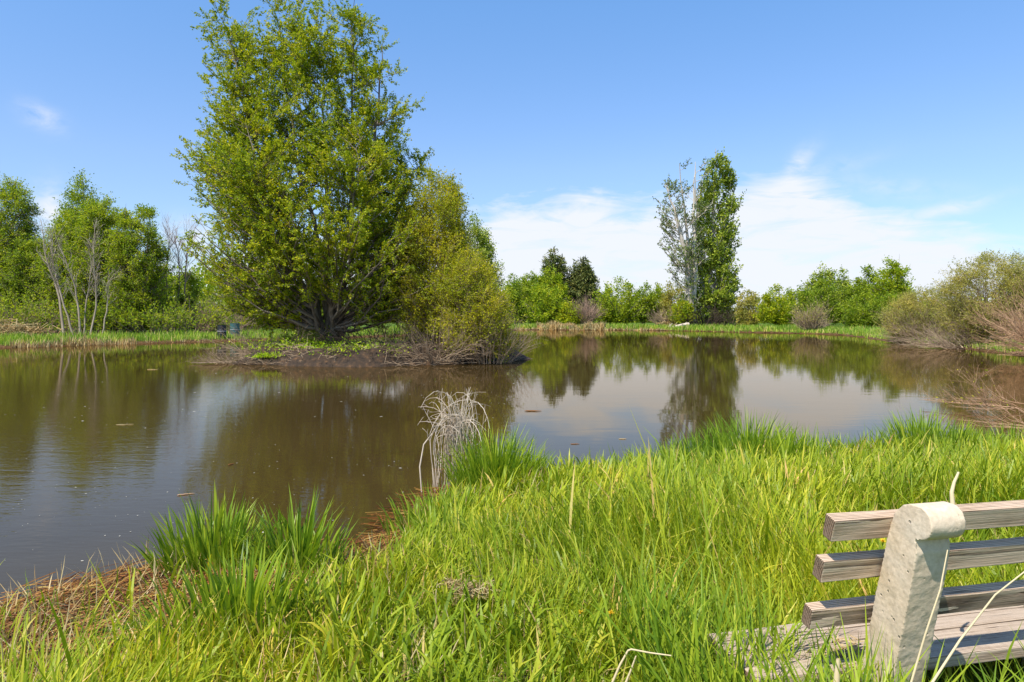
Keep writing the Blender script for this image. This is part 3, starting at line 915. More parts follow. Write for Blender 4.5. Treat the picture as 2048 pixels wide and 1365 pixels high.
for i, (px, Y, h_, s_, lab) in enumerate([(1408, 85, 3.0, 2.8, 'dark tangle of stems at the foot of the dense poplar'), (1455, 88, 3.4, 3, 'brown undergrowth right of the dense poplar'), (1345, 88, 2.8, 3.0, 'brown undergrowth left of the white trunk')]):
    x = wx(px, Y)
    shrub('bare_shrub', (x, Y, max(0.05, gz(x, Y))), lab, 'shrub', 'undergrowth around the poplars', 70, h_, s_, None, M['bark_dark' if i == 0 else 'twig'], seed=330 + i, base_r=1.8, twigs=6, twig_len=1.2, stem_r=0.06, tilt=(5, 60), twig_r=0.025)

g4 = 'trees on the right far shore'
far_tree(1498, 582, 26, 84, 'round', 'leaf_grey', 'thin half leafed bush right of the poplars', g4, 161, density=0.5, name='leafy_shrub', cat='shrub')
far_tree(1552, 572, 38, 80, 'round', 'leaf_island', 'dark stemmed round bush on the right far shore', g4, 162, bark='bark_dark')
far_tree(1598, 568, 30, 84, 'round', 'leaf_mid', 'green bush behind the bare grey shrub', g4, 163)
far_tree(1622, 552, 18, 104, 'oval', 'leaf_poplar', 'slim far tree on the left shoulder of the round crowned one', g4, 164, 1)
far_tree(1650, 525, 26, 104, 'oval', 'leaf_poplar', 'round crowned far tree above the right far bushes', g4, 165, 1)
far_tree(1645, 560, 40, 90, 'round', 'leaf_mid', 'broad green tree below the round crowned far tree', g4, 166)
far_tree(1686, 538, 15, 106, 'column', 'leaf_poplar', 'narrow dark column tree between the right far crowns', g4, 167, 1)
far_tree(1712, 552, 32, 88, 'oval', 'leaf_mid', 'green tree left of the tall maple like one', g4, 168)
far_tree(1738, 530, 24, 92, 'oval', 'leaf_mid', 'pointed green tree touching the tall maple like one', g4, 169)
far_tree(1782, 505, 46, 84, 'cone', 'leaf_fresh', 'tall bright green maple like tree above the right willows', g4, 170, 2, 1.2)
far_tree(1722, 590, 40, 80, 'round', 'leaf_mid', 'dark green bush before the right far trees', g4, 171)
far_tree(1782, 590, 44, 78, 'round', 'leaf_mid', 'green bush at the foot of the maple like tree', g4, 172)
x = wx(1165, 92)
shrub('bare_shrub', (x, 92, 0.3), 'pinkish brown leafless shrub before the shorter pine', 'shrub', None, 110, 4.6, 2.4, None, M['twig_pink'], seed=341, base_r=0.7, twigs=9, twig_len=1.3, stem_r=0.05, tilt=(2, 40), twig_r=0.028)
x = wx(1622, 69.5)
shrub('bare_shrub', (x, 69.5, 0.05), 'grey leafless shrub standing at the right far water edge', 'shrub', None, 70, 3.6, 1.8, M['leaf_grey'], M['twig'], seed=342, leaf=(0.2, 0.08), base_r=0.35, twigs=8, twig_len=1.1, per_twig=2, stem_r=0.05, tilt=(3, 45), twig_r=0.02)

# ---- willows along the right shore
g5 = 'willows along the right shore'
leafy_willow(1840, 46, [(690, 1780, 1840, 1885, 1.2), (655, 1760, 1840, 1895, 2.4), (625, 1768, 1840, 1895, 2.6), (600, 1795, 1845, 1890, 2.0), (580, 1825, 1853, 1878, .8)], 330,
             'low fan shaped willow with sparse grey green leaves on the right shore', 401, (0.13, 0.045), 40, 0.1, g5, 'leaf_grey', 'twig', 10, 7)
leafy_willow(1985, 38, [(690, 1900, 1985, 2080, 1.6), (640, 1882, 1985, 2090, 3.0), (590, 1880, 1985, 2090, 3.2), (555, 1893, 1985, 2085, 2.8), (530, 1918, 1990, 2070, 2.0), (514, 1955, 1995, 2040, .9)], 620,
             'large rounded grey green willow at the right edge', 402, (0.11, 0.042), 46, 0.15, g5, 'leaf_grey', 'twig', 11, 8)
leafy_willow(2110, 35, [(690, 2040, 2110, 2200, 1.6), (600, 2020, 2110, 2220, 3.0), (540, 2040, 2110, 2190, 2.4), (508, 2080, 2110, 2150, .8)], 420,
             'leafy willow partly cut off by the right frame edge', 403, (0.11, 0.042), 36, 0.15, g5, 'leaf_grey', 'twig', 11, 8)
shrub('willow_shrub', (wx(1850, 44.5), 44.5, 0.1), 'fan of bare tan stems at the foot of the low fan shaped willow', 'shrub', g5, 110, 2.2, 3.0, None, M['twig'], seed=408, base_r=0.8,
      twigs=8, twig_len=0.8, stem_r=0.02, tilt=(20, 80), twig_r=0.01, wig=0.14)
shrub('willow_shrub', (wx(2150, 28.5), 28.5, 0.2), 'reddish brown leafless willow leaning over the water at the right edge', 'shrub', g5, 190, 3.6, 3.1, M['leaf_grey'], M['twig_red'], leaf=(0.1, 0.03), seed=404, base_r=1.0,
      twigs=11, twig_len=1.0, per_twig=1, stem_r=0.028, leaf_from=0.6, tilt=(8, 76), lean=(-0.15, -0.05), twig_r=0.009)
shrub('willow_shrub', (wx(1930, 37), 36.6, 0.08), 'low brown stems hanging over the water below the rounded willow', 'shrub', g5, 110, 1.6, 3.2, None, M['twig'], seed=405, base_r=1.2,
      twigs=8, twig_len=0.9, stem_r=0.022, tilt=(45, 84), droop=0.1, twig_r=0.01)
shrub('willow_shrub', (wx(2090, 12.6), 12.7, 0.1), 'bleached low willow boughs reaching over the water at the right', 'shrub', g5, 22, 0.62, 2.1, M['leaf_willow_yellow'], M['twig_red'], leaf=(0.05, 0.02), seed=406, base_r=0.6, wig=0.3,
      twigs=11, twig2=2, twig_len=0.6, per_twig=1, stem_r=0.011, leaf_from=0.1, tilt=(50, 88), lean=(-0.6, 0), droop=0.0, twig_r=0.003, twig_up=0.25)
shrub('willow_shrub', (wx(2100, 10.3), 10.3, 0.1), 'few thin orange brown twigs at the right water edge', 'shrub', g5, 26, 0.6, 1.3, None, M['twig_red'], seed=407, base_r=0.35,
      twigs=5, twig_len=0.4, stem_r=0.006, tilt=(25, 82), lean=(-0.6, 0), twig_r=0.002)

# ---- far wood: one mass beyond the trees
rng = np.random.default_rng(77)
n = 1500
ang = rng.uniform(-0.95, 0.95, n)
Y = rng.uniform(125, 150, n)
X = np.tan(ang * 0.9) * Y
Hh = 4.5 + 2.5 * np.sin(X * 0.09 + 1) + 1.5 * np.sin(X * 0.31) + np.where(X < -20, 3.5, 0)
Hh = np.where((X > 20) & (X < 90), Hh * 0.55, Hh)
Cc = np.repeat(np.stack([X, Y, X * 0], 1), 60, 0)
hh = np.repeat(Hh, 60)
Cc = Cc + rng.normal(size=Cc.shape) * np.array([1.6, 1.6, 0])
Cc[:, 2] = 0.3 + hh * rng.uniform(0, 1, len(hh)) ** 0.8
V, Qd = leaf_quads(rng, Cc, 0.75, 0.5, 0.6)
tag(mesh('far_wood', V, Qd, M['leaf_mid']), 'distant belt of woodland beyond the pond trees', 'woodland', kind='stuff')

# ---------------------------------------------------------------- grass


def blades(rng, B, H, Wd, lean, curve, nseg=4, fall=None, lean_dir=None):
    """B (n,3) roots, H lengths, Wd widths, lean (radians) and curvature"""
    n = len(B)
    ph = rng.uniform(0, 2 * math.pi, n) if lean_dir is None else lean_dir
    hd = np.stack([np.cos(ph), np.sin(ph), np.zeros(n)], 1)
    tw = ph + math.pi / 2 + rng.normal(size=n) * 0.6
    sd = np.stack([np.cos(tw), np.sin(tw), np.zeros(n)], 1)
    P = B.copy()
    rows = []
    prof = np.array([0.75, 1.0, 0.95, 0.72, 0.0]) if nseg == 4 else np.linspace(1, 0, nseg + 1) ** 0.6
    for k in range(nseg + 1):
        wv = (Wd * prof[k] * 0.5)[:, None]
        rows.append(np.stack([P - sd * wv, P + sd * wv], 1))
        a = lean + curve * ((k + 0.5) / nseg) ** 1.6
        P = P + (np.sin(a)[:, None] * hd + np.cos(a)[:, None] * np.array([0, 0, 1.0])) * (H / nseg)[:, None]
    V = np.stack(rows, 1)      # n, nseg+1, 2, 3
    idx = np.arange(n * (nseg + 1) * 2).reshape(n, nseg + 1, 2)
    Qd = np.stack([idx[:, :-1, 0], idx[:, :-1, 1], idx[:, 1:, 1], idx[:, 1:, 0]], -1).reshape(-1, 4)
    return V.reshape(-1, 3), Qd


# bench frame (also keeps the lawn off the seat)
BO = np.array([1.0406, 2.2])
BA = np.array([0.976, 0.217]); BB = np.array([-0.217, 0.976])


def bench_ab(X, Y):
    dx_, dy_ = X - BO[0], Y - BO[1]
    return dx_ * BA[0] + dy_ * BA[1], dx_ * BB[0] + dy_ * BB[1]


def mat_zone(X, Y):
    """1 where the brown reed mat covers the bank"""
    f = np.clip((-1.12 - 0.22 * np.sin(3 * Y) - X + 0.18 * (Y - 3.6)) * 2.2, 0, 1)
    return f * (Y < 5.6)


def scatter(rng, n, ymin, ymax, margin=0.5):
    Y = ymin * (ymax / ymin) ** rng.uniform(0, 1, n)
    X = rng.uniform(-1, 1, n) * (0.95 * Y + 3 * margin)
    return X, Y


rng = np.random.default_rng(9)
X, Y = scatter(rng, 300000, 0.9, 11.0)
s = sdist(X, Y) + 0.1 * np.sin(4 * X + Y) + 0.05 * np.sin(11 * X)
notch = 0.42 * np.clip((-0.62 - X) * 4, 0, 1) * np.clip((X + 1.9) * 4, 0, 1) * (Y > 3.9)
keep = (s > 0.10 + 0.38 * np.clip((-0.55 - X) * 3, 0, 1) + notch) & (s < 9) & (rng.uniform(size=len(X)) > 0.96 * mat_zone(X, Y))
ba, bb = bench_ab(X, Y)
keep &= ~((ba > -0.22) & (ba < 1.9) & (bb > -0.16) & (bb < 0.55) & (rng.uniform(size=len(X)) < 0.93))
keep &= ~((ba > -0.3) & (ba < 1.9) & (bb < -0.1) & (rng.uniform(size=len(X)) < 0.25))
X, Y = X[keep], Y[keep]
B = np.stack([X, Y, hgt(X, Y) - 0.01], 1)
tall = 0.20 + 0.05 * np.clip((X + 0.5) / 2.5, 0, 1) + 0.09 * np.sin(1.7 * X + 0.8 * Y) * np.sin(1.1 * Y - 0.6 * X + 1) + 0.012 * np.clip(Y - 4, 0, 3)
tall = tall * (1 - .42 * np.clip((Y - 5.2) / 1.8, 0, 1) * np.clip((X + .3) * 2, 0, 1)) * (1 - .3 * np.clip(1 - s[keep] / .8, 0, 1))
H = tall * np.exp(rng.normal(size=len(X)) * 0.30) * np.where(rng.uniform(size=len(X)) < 0.06, 1.45, 1.0)
ba, bb = bench_ab(X, Y)
H = np.where((ba > -0.3) & (bb < 0.7), H * 0.85, H)
Wd = 0.0075 * np.exp(rng.normal(size=len(X)) * 0.42) * np.clip(Y / 4, 0.9, 1.7)
sway = 1.9 * np.sin(1.3 * X + 0.7 * np.sin(1.9 * Y)) + 1.7 * np.sin(1.6 * Y + 0.9 * X) + 0.8
ld_ = np.where(rng.uniform(size=len(X)) < .55, sway + rng.normal(size=len(X)) * .6, rng.uniform(0, 6.28, len(X)))
V, Qd = blades(rng, B, H, Wd, np.abs(rng.normal(size=len(X)) * 0.26) + 0.06, np.abs(rng.normal(size=len(X)) * 0.75) + 0.1, lean_dir=ld_)
tag(mesh('grass', V, Qd, M['grass']), 'long bright green grass covering the near bank', 'grass', kind='stuff')
# broad soft blades that stand out of the fine grass
rng = np.random.default_rng(19)
X, Y = scatter(rng, 50000, 1.0, 9.5)
s = sdist(X, Y); ba, bb = bench_ab(X, Y)
cl = np.sin(5.1 * X + 2 * np.sin(2.3 * Y)) * np.sin(4.3 * Y + 1.7 * np.sin(1.9 * X)) + rng.normal(size=len(X)) * .45
notch = 0.5 * np.clip((-0.62 - X) * 4, 0, 1) * np.clip((X + 1.9) * 4, 0, 1) * (Y > 3.9)
keep = (s > 0.15 + 0.38 * np.clip((-0.55 - X) * 3, 0, 1) + notch) & (cl > 0) & (rng.uniform(size=len(X)) > 0.97 * mat_zone(X, Y))
keep &= ~((ba > -0.2) & (ba < 1.9) & (bb > -0.14) & (bb < 0.55))
X, Y, cl = X[keep], Y[keep], cl[keep]
B = np.stack([X, Y, hgt(X, Y) - 0.01], 1)
V, Qd = blades(rng, B, rng.uniform(.20, .40, len(X)) * np.clip(.8 + .2 * cl, .7, 1.15), rng.uniform(.011, .021, len(X)), rng.uniform(.05, .5, len(X)), rng.uniform(.1, 1.7, len(X)), lean_dir=rng.uniform(0, 6.28, len(X)))
tag(mesh('broad_grass', V, Qd, M['grass']), 'broad soft grass blades scattered through the near bank', 'grass', kind='stuff')
# a few tall blades before the bench seat
rng = np.random.default_rng(20)
n = 2500
a_ = np.where(rng.uniform(size=n) < .72, rng.uniform(-0.42, 0.22, n), rng.uniform(.2, 1.5, n))
b_ = np.where(rng.uniform(size=n) < .7, rng.uniform(-0.40, -0.02, n), rng.uniform(.13, .62, n)) + np.where(a_ < -.2, rng.uniform(0, .5, n), 0)
b_ = np.where((a_ > .2) & (b_ > -.12), b_ - .5, b_)
X = BO[0] + a_ * BA[0] + b_ * BB[0]; Y = BO[1] + a_ * BA[1] + b_ * BB[1]
B = np.stack([X, Y, hgt(X, Y)], 1)
V, Qd = blades(rng, B, rng.uniform(.24, .65, n) * np.where(a_ > .1, .8, 1), rng.uniform(.007, .014, n), rng.uniform(.05, .5, n), rng.uniform(.1, .9, n))
tag(mesh('tall_grass', V, Qd, M['grass_tuft']), 'taller blades in front of the bench', 'grass', kind='stuff')
# thin dry blades among the grass
rng = np.random.default_rng(10)
X, Y = scatter(rng, 22000, 1.2, 10.0)
s = sdist(X, Y); ba, bb = bench_ab(X, Y)
keep = (s > 0.12) & ~((ba > -0.25) & (ba < 1.9) & (bb > -0.16) & (bb < 0.5))
X, Y = X[keep], Y[keep]
B = np.stack([X, Y, hgt(X, Y)], 1)
V, Qd = blades(rng, B, rng.uniform(0.1, 0.3, len(X)), rng.uniform(0.003, 0.008, len(X)), rng.uniform(0.3, 1.3, len(X)), rng.normal(size=len(X)) * 0.6)
tag(mesh('dry_grass', V, Qd, M['straw']), 'dry straw blades mixed through the near grass', 'dry grass', kind='stuff')


def tussock(px, py, Y, n, h, rad, label, seed, wd=0.010, mat='grass_dark'):
    rng = np.random.default_rng(seed)
    x = wx(px, Y)
    z = max(0.0, gz(x, Y))
    a = rng.uniform(0, 6.28, n); r = rad * 1.15 * rng.uniform(0, 1, n) ** .62
    B = np.stack([r * np.cos(a), r * np.sin(a) * 0.8, np.full(n, -0.02)], 1)
    V, Qd = blades(rng, B, h * rng.uniform(0.30, 1.15, n) * (1.08 - .35 * (r / rad) ** 2), wd * rng.uniform(0.6, 1.3, n), 0.05 + 0.40 * r / rad * rng.uniform(0.3, 1.2, n), rng.uniform(0.05, 0.8, n), lean_dir=a + rng.normal(size=n) * 0.5)
    o = mesh('grass_tussock', V, Qd, M[mat])
    o.location = (x, Y, z)
    return tag(o, label, 'grass tussock', 'tall grass tussocks on the near bank')


tussock(430, 1170, 4.6, 480, 0.52, 0.30, 'left of the two tall tussocks beside the brown reed mat', 501, 0.016, 'grass_tuft')
tussock(595, 1180, 4.55, 330, 0.52, 0.24, 'right of the two tall tussocks beside the brown reed mat', 502, 0.016, 'grass_tuft')
tussock(480, 1330, 3.4, 420, 0.42, 0.36, 'lush broad bladed tussock right of the reed mat at the bottom of the picture', 512, 0.016, 'grass_tuft')
tussock(680, 1300, 3.55, 300, 0.26, 0.34, 'light green tussock left of the larger straw clump', 513, 0.015, 'grass_tuft')
tussock(880, 1100, 5.6, 420, 0.34, 0.40, 'tussock on the bank point between the water and the straw clumps', 514, 0.013, 'grass_tuft')
tussock(990, 1000, 6.9, 1000, 0.62, 0.38, 'dark green tussock at the foot of the arching dead shrub', 503, 0.012)
tussock(1060, 1000, 7.0, 350, 0.36, 0.28, 'lower tussock right of the arching dead shrub', 504, 0.012)
tussock(1495, 960, 8.1, 900, 0.62, 0.48, 'largest tussock at the water edge in the middle right', 505, 0.012)
tussock(1400, 960, 8.0, 350, 0.48, 0.35, 'smaller tussock on the left flank of the largest one', 506, 0.012)
tussock(1570, 960, 7.7, 400, 0.45, 0.35, 'smaller tussock on the right flank of the largest one', 507, 0.012)
tussock(1845, 910, 9.0, 800, 0.60, 0.45, 'dense rounded tussock above the bench at the water edge', 508, 0.012)
tussock(1665, 920, 8.7, 260, 0.36, 0.40, 'low tussock between the largest and the rounded one', 509, 0.012)
for px_, Y_, n_, h_, rd_, lab_, sd_, mt_ in (
        (1150, 7.9, 160, .24, .28, 'thin short tuft at the water edge right of the dead shrub', 521, 'grass_tuft'), (1265, 8.0, 220, .32, .30, 'tuft at the water edge left of the smaller left flank tussock', 522, 'grass_dark'),
        (1335, 7.7, 260, .40, .34, 'broad light tuft just left of the largest shore tussock', 523, 'grass_tuft'), (1620, 8.0, 280, .42, .34, 'light tuft just right of the largest shore tussock', 524, 'grass_tuft'),
        (1745, 8.7, 300, .40, .36, 'light tuft just left of the dense rounded tussock', 525, 'grass_tuft'), (1910, 8.4, 300, .44, .36, 'light tuft overlapping the right side of the rounded tussock', 526, 'grass_tuft'),
        (2020, 8.8, 300, .36, .40, 'tuft at the right picture edge below the bleached boughs', 527, 'grass_tuft'), (1450, 7.2, 260, .36, .36, 'light tuft standing in front of the largest shore tussock', 528, 'grass_tuft')):
    tussock(px_, 0, Y_, n_, h_, rd_, lab_, sd_, .012, mt_)
tussock(1930, 930, 8.6, 320, 0.40, 0.40, 'low tussock right of the rounded one', 510, 0.012)
tussock(30, 1340, 2.75, 80, 0.36, 0.22, 'loose tussock in the lower left corner on the reed mat', 511, 0.012, 'grass')

# brown reed mat
rng = np.random.default_rng(12)
n = 26000
X = rng.uniform(-5.0, -0.6, n); Y = rng.uniform(2.0, 5.7, n)
s = sdist(X, Y)
pt_ = .62 + .5 * np.sin(4.7 * X + 2 * np.sin(3.1 * Y)) * np.sin(5.9 * Y + 1.3 * X)
keep = (rng.uniform(size=n) < pt_) & (s > -0.22 * rng.uniform(0, 1, n)) & (rng.uniform(size=n) < np.maximum(mat_zone(X, Y), (s < 0.85) * (X < -.6) * 0.8))
X, Y = X[keep], Y[keep]
n = len(X)
Z = np.maximum(hgt(X, Y), 0.0) + rng.uniform(0.003, 0.05, n)
a = rng.normal(size=n) * 0.7 + 0.5
d = np.stack([np.cos(a), np.sin(a), rng.normal(size=n) * 0.10], 1)
Ln = rng.uniform(0.03, 0.28, n)[:, None]
P = np.stack([X, Y, Z], 1)
Pm = P + d * Ln * 0.5 + np.stack([np.zeros(n), np.zeros(n), rng.uniform(0, 0.012, n)], 1)
tp, tr_ = np.stack([P, Pm, P + d * Ln], 1), np.stack([rng.uniform(0.0018, 0.0045, n)] * 3, 1)
tp[:, :, 2] = np.maximum(tp[:, :, 2], 0.004)
V, Qd = tubes(tp, tr_, 3)
tag(mesh('reed_thatch', V, Qd, M['thatch']), 'brown mat of flattened dead reeds at the water edge', 'dead reeds', kind='stuff')
# waterlogged reeds along the rest of the shoreline
rng = np.random.default_rng(13)
n = 14000
X = rng.uniform(-1.6, 4.0, n); Y = rng.uniform(4.8, 9.0, n)
s = sdist(X, Y)
keep = (np.abs(s - 0.02) < 0.20) & (rng.uniform(size=n) < 0.8)
X, Y = X[keep], Y[keep]; n = len(X)
P = np.stack([X, Y, np.maximum(hgt(X, Y), 0) + rng.uniform(0.004, 0.04, n)], 1)
a = rng.uniform(0, 6.28, n)
d = np.stack([np.cos(a), np.sin(a) * 0.6, rng.normal(size=n) * 0.06], 1) * rng.uniform(0.05, 0.3, n)[:, None]
tp = np.stack([P, P + d * .5, P + d], 1); tp[:, :, 2] = np.maximum(tp[:, :, 2], 0.004)
V, Qd = tubes(tp, np.full((n, 3), 0.003), 3)
tag(mesh('shore_debris', V, Qd, M['thatch']), 'rust brown reed litter along the near waterline', 'dead reeds', kind='stuff')

# far bank grass
rng = np.random.default_rng(14)
n = 400000
X = rng.uniform(-50, 45, n); Y = rng.uniform(30, 100, n)
s = sdist(X, Y)
keep = (s > 0.2) & (s < 9) & (np.abs(X) < 0.80 * Y + 3) & (rng.uniform(size=n) < np.exp(-s / 6))
X, Y = X[keep], Y[keep]; n = len(X)
B = np.stack([X, Y, hgt(X, Y)], 1)
sz = Y / 45
V, Qd = blades(rng, B, rng.uniform(0.25, 0.6, n) * (0.8 + 0.45 * np.sin(X * 0.7 + np.sin(Y)) * np.sin(Y * .9)), 0.05 * sz * rng.uniform(0.6, 1.4, n), rng.uniform(0, 0.4, n), rng.uniform(0, 0.6, n), 2)
tag(mesh('meadow_grass', V, Qd, M['grass_far']), 'green grass verge along the far banks of the pond', 'grass', kind='stuff')


def reeds(name, label, seed, n, pxr, off, hr, wd, ymin, ymax):
    rng = np.random.default_rng(seed)
    X = rng.uniform(-40, 30, n * 40); Y = rng.uniform(ymin, ymax, n * 40)
    px = 1024 + F * X / Y
    s = sdist(X, Y)
    k = (px > pxr[0]) & (px < pxr[1]) & (s > off[0]) & (s < off[1])
    X, Y = X[k][:n], Y[k][:n]
    m_ = len(X)
    B = np.stack([X, Y, np.maximum(0, hgt(X, Y))], 1)
    V, Qd = blades(rng, B, rng.uniform(hr[0], hr[1], m_) * (0.75 + 0.35 * np.sin(X * 2.1) * np.sin(X * 0.9)), np.full(m_, wd), rng.uniform(0, 0.5, m_), rng.uniform(0, 0.7, m_), 2)
    return tag(mesh(name, V, Qd, M['straw']), label, 'reeds', kind='stuff')


reeds('dry_reeds', 'pale dead reeds along the left bank waterline', 601, 1500, (20, 275), (-0.35, 0.5), (0.3, 0.75), 0.05, 36, 46)
reeds('dry_reeds', 'thin pale reed line on the left bank near the island', 602, 500, (275, 520), (-0.1, 0.3), (0.1, 0.25), 0.06, 42, 52)
reeds('dry_reeds', 'pale dead reeds on the far shore below the pines', 603, 1800, (1075, 1210), (0.0, 3.0), (0.3, 1.1), 0.11, 80, 90)
reeds('dry_reeds', 'pale straw strip along the far shore waterline', 604, 1200, (1030, 1330), (-0.1, 0.8), (0.15, 0.4), 0.12, 76, 90)

# pile of dead reeds at the left edge
rng = np.random.default_rng(15)
n = 900
x = wx(15, 49)
P = rng.normal(size=(n, 3)) * np.array([1.3, 0.6, 0.4]); P[:, 2] = np.abs(P[:, 2])
d = nrm(rng.normal(size=(n, 3)) * np.array([1, 0.6, 0.5])) * 0.8
V, Qd = tubes(np.stack([P - d * .5, P, P + d * .5], 1), np.full((n, 3), 0.018), 3)
o = tag(mesh('brush_heap', V, Qd, M['straw']), 'heap of tan dead reeds at the left edge of the far bank', 'brush heap')
o.location = (x, 49, gz(x, 49))

# ---------------------------------------------------------------- small things


def solid(name, mat, parent=None, loc=(0, 0, 0), bevel=0.0, smooth=False, build=None):
    bm = bmesh.new()
    build(bm)
    bmesh.ops.recalc_face_normals(bm, faces=bm.faces)
    me = bpy.data.meshes.new(name)
    bm.to_mesh(me); bm.free()
    me.materials.append(mat)
    if smooth:
        me.polygons.foreach_set('use_smooth', np.ones(len(me.polygons), bool))
    o = bpy.data.objects.new(name, me)
    o.location = loc
    link(o, parent)
    if bevel:
        b_ = o.modifiers.new('bevel', 'BEVEL'); b_.width = bevel; b_.segments = 2; b_.limit_method = 'ANGLE'
    return o


def plain(name, colr, rough=0.6, metal=0.0):
    m, t, out = new_mat(name)
    g = t.n('ShaderNodeNewGeometry')
    nz = t.noise(g.outputs['Position'], 7, 4, 0.6)
    c = t.mix(nz, tuple(v * 0.75 for v in colr), tuple(min(1, v * 1.2) for v in colr))
    p = t.n('ShaderNodeBsdfPrincipled'); t.l(c, p.inputs['Base Color'])
    p.inputs['Roughness'].default_value = rough
    p.inputs['Metallic'].default_value = metal
    t.l(p.outputs[0], out.inputs['Surface'])
    return m


def lathe(bm, prof, k=24, cx=0, cy=0):
    rings = [[bm.verts.new((cx + r * math.cos(2 * math.pi * i / k), cy + r * math.sin(2 * math.pi * i / k), z)) for i in range(k)] for r, z in prof]
    for a, b_ in zip(rings[:-1], rings[1:]):
        for i in range(k):
            bm.faces.new((a[i], a[(i + 1) % k], b_[(i + 1) % k], b_[i]))
    bm.faces.new(rings[0]); bm.faces.new(rings[-1])


def barrel(px, Y, colr, label, h=0.88, r=0.3):
    x = wx(px, Y)
    root = empty('barrel', (x, Y, gz(x, Y)))
    tag(root, label, 'barrel', 'drums on the left bank')
    mt = plain('drum paint', colr, 0.5)
    solid('drum', mt, root, smooth=False, build=lambda bm: lathe(bm, [(r * .97, 0), (r, .03), (r, h * .33), (r * 1.04, h * .35), (r, h * .37), (r, h * .64), (r * 1.04, h * .66), (r, h * .68), (r, h - .02), (r * 1.03, h), (r * 1.03, h + .02), (r * .95, h + .02), (r * .95, h - .01)]))
    solid('lid', mt, root, build=lambda bm: lathe(bm, [(r * .93, h - .005), (r * .93, h + .012), (r * .2, h + .022)]))
    solid('hoop', plain('grey hoop', (0.3, 0.3, 0.3), 0.4), root, build=lambda bm: lathe(bm, [(r * 1.01, h * .5), (r * 1.05, h * .5 + .01), (r * 1.05, h * .5 + .04), (r * 1.01, h * .5 + .05)]))
    return root


barrel(444, 48.6, (0.012, 0.012, 0.015), 'black drum on the grassy left bank beside the island')
barrel(470, 50.5, (0.035, 0.10, 0.095), 'blue green drum half hidden by twigs beside the black drum', 0.95, 0.34)

# bleached log and its branches by the poplars
rng = np.random.default_rng(16)
Y = 83.5
x = wx(1342, Y)
root = empty('fallen_log', (x, Y - 1.5, 0.1))
tag(root, 'bleached fallen log slanting into the far water by the poplars', 'log')
P = np.array([[(-1.5, -.6, -.05), (-.6, -.4, .15), (.3, -.1, .35), (1.1, .2, .5), (1.9, .5, .6)]])
B1, R1 = grow(rng, P, np.array([[.1, .14, .17, .2, .22]]), 10, (0.1, 0.9), 0.9, 45, 0.3, 0.1, 4, 0.4, 0.02)
V, Qd = join([tubes(P, np.array([[.08, .14, .17, .2, .22]]), 8), tubes(B1, R1, 4)])
mesh('log', V, Qd, M['dead_wood'], root, smooth=True)
x = wx(1352, 86)
P = rng.normal(size=(220, 3)) * np.array([1.0, .5, .45]); P[:, 2] = np.abs(P[:, 2])
d = nrm(rng.normal(size=(220, 3)) * np.array([1, .5, .4])) * 1.1
V, Qd = tubes(np.stack([P - d * .5, P, P + d * .5], 1), np.full((220, 3), .03), 3)
o = tag(mesh('brush_heap', V, Qd, M['straw']), 'heap of tan dead branches behind the bleached log', 'brush heap'); o.location = (x, 86, gz(x, 86))

# white house behind the right willows
m_wall = plain('white siding', (0.78, 0.76, 0.72), 0.7)
m_roof = plain('grey shingle roof', (0.33, 0.31, 0.30), 0.8)
m_win = plain('dark window glass', (0.03, 0.035, 0.045), 0.1)
HY = 150
hx = wx(1885, HY)
root = empty('house', (hx, HY, gz(hx, HY)))
tag(root, 'long white building half hidden behind the right willows', 'building')


def box(bm, x0, x1, y0, y1, z0, z1):
    v = [bm.verts.new((x, y, z)) for z in (z0, z1) for x, y in ((x0, y0), (x1, y0), (x1, y1), (x0, y1))]
    for f in ((3, 2, 1, 0), (4, 5, 6, 7), (0, 1, 5, 4), (1, 2, 6, 5), (2, 3, 7, 6), (3, 0, 4, 7)):
        bm.faces.new([v[i] for i in f])


solid('wall', m_wall, root, build=lambda bm: box(bm, -6, 6, 0, 6, 0, 2.4))


def roofb(bm):
    v = [bm.verts.new(c_) for c_ in ((-6.4, -.4, 2.4), (6.4, -.4, 2.4), (6.4, 6.4, 2.4), (-6.4, 6.4, 2.4), (-6.4, 3, 3.6), (6.4, 3, 3.6))]
    for f in ((0, 1, 5, 4), (2, 3, 4, 5), (0, 4, 3), (1, 2, 5), (3, 2, 1, 0)):
        bm.faces.new([v[i] for i in f])


solid('roof', m_roof, root, build=roofb)
for wxx in (-4, -1, 3.5):
    f_ = solid('window', m_wall, root, loc=(wxx, -.06, 1.0), build=lambda bm: box(bm, -.6, .6, 0, .055, 0, 1.0))
    solid('pane', m_win, f_, build=lambda bm: box(bm, -.5, .5, -.02, 0.0, .1, .9))
solid('door', m_win, root, loc=(1.2, -.05, 0), build=lambda bm: box(bm, -.45, .45, 0, .045, 0, 2.0))

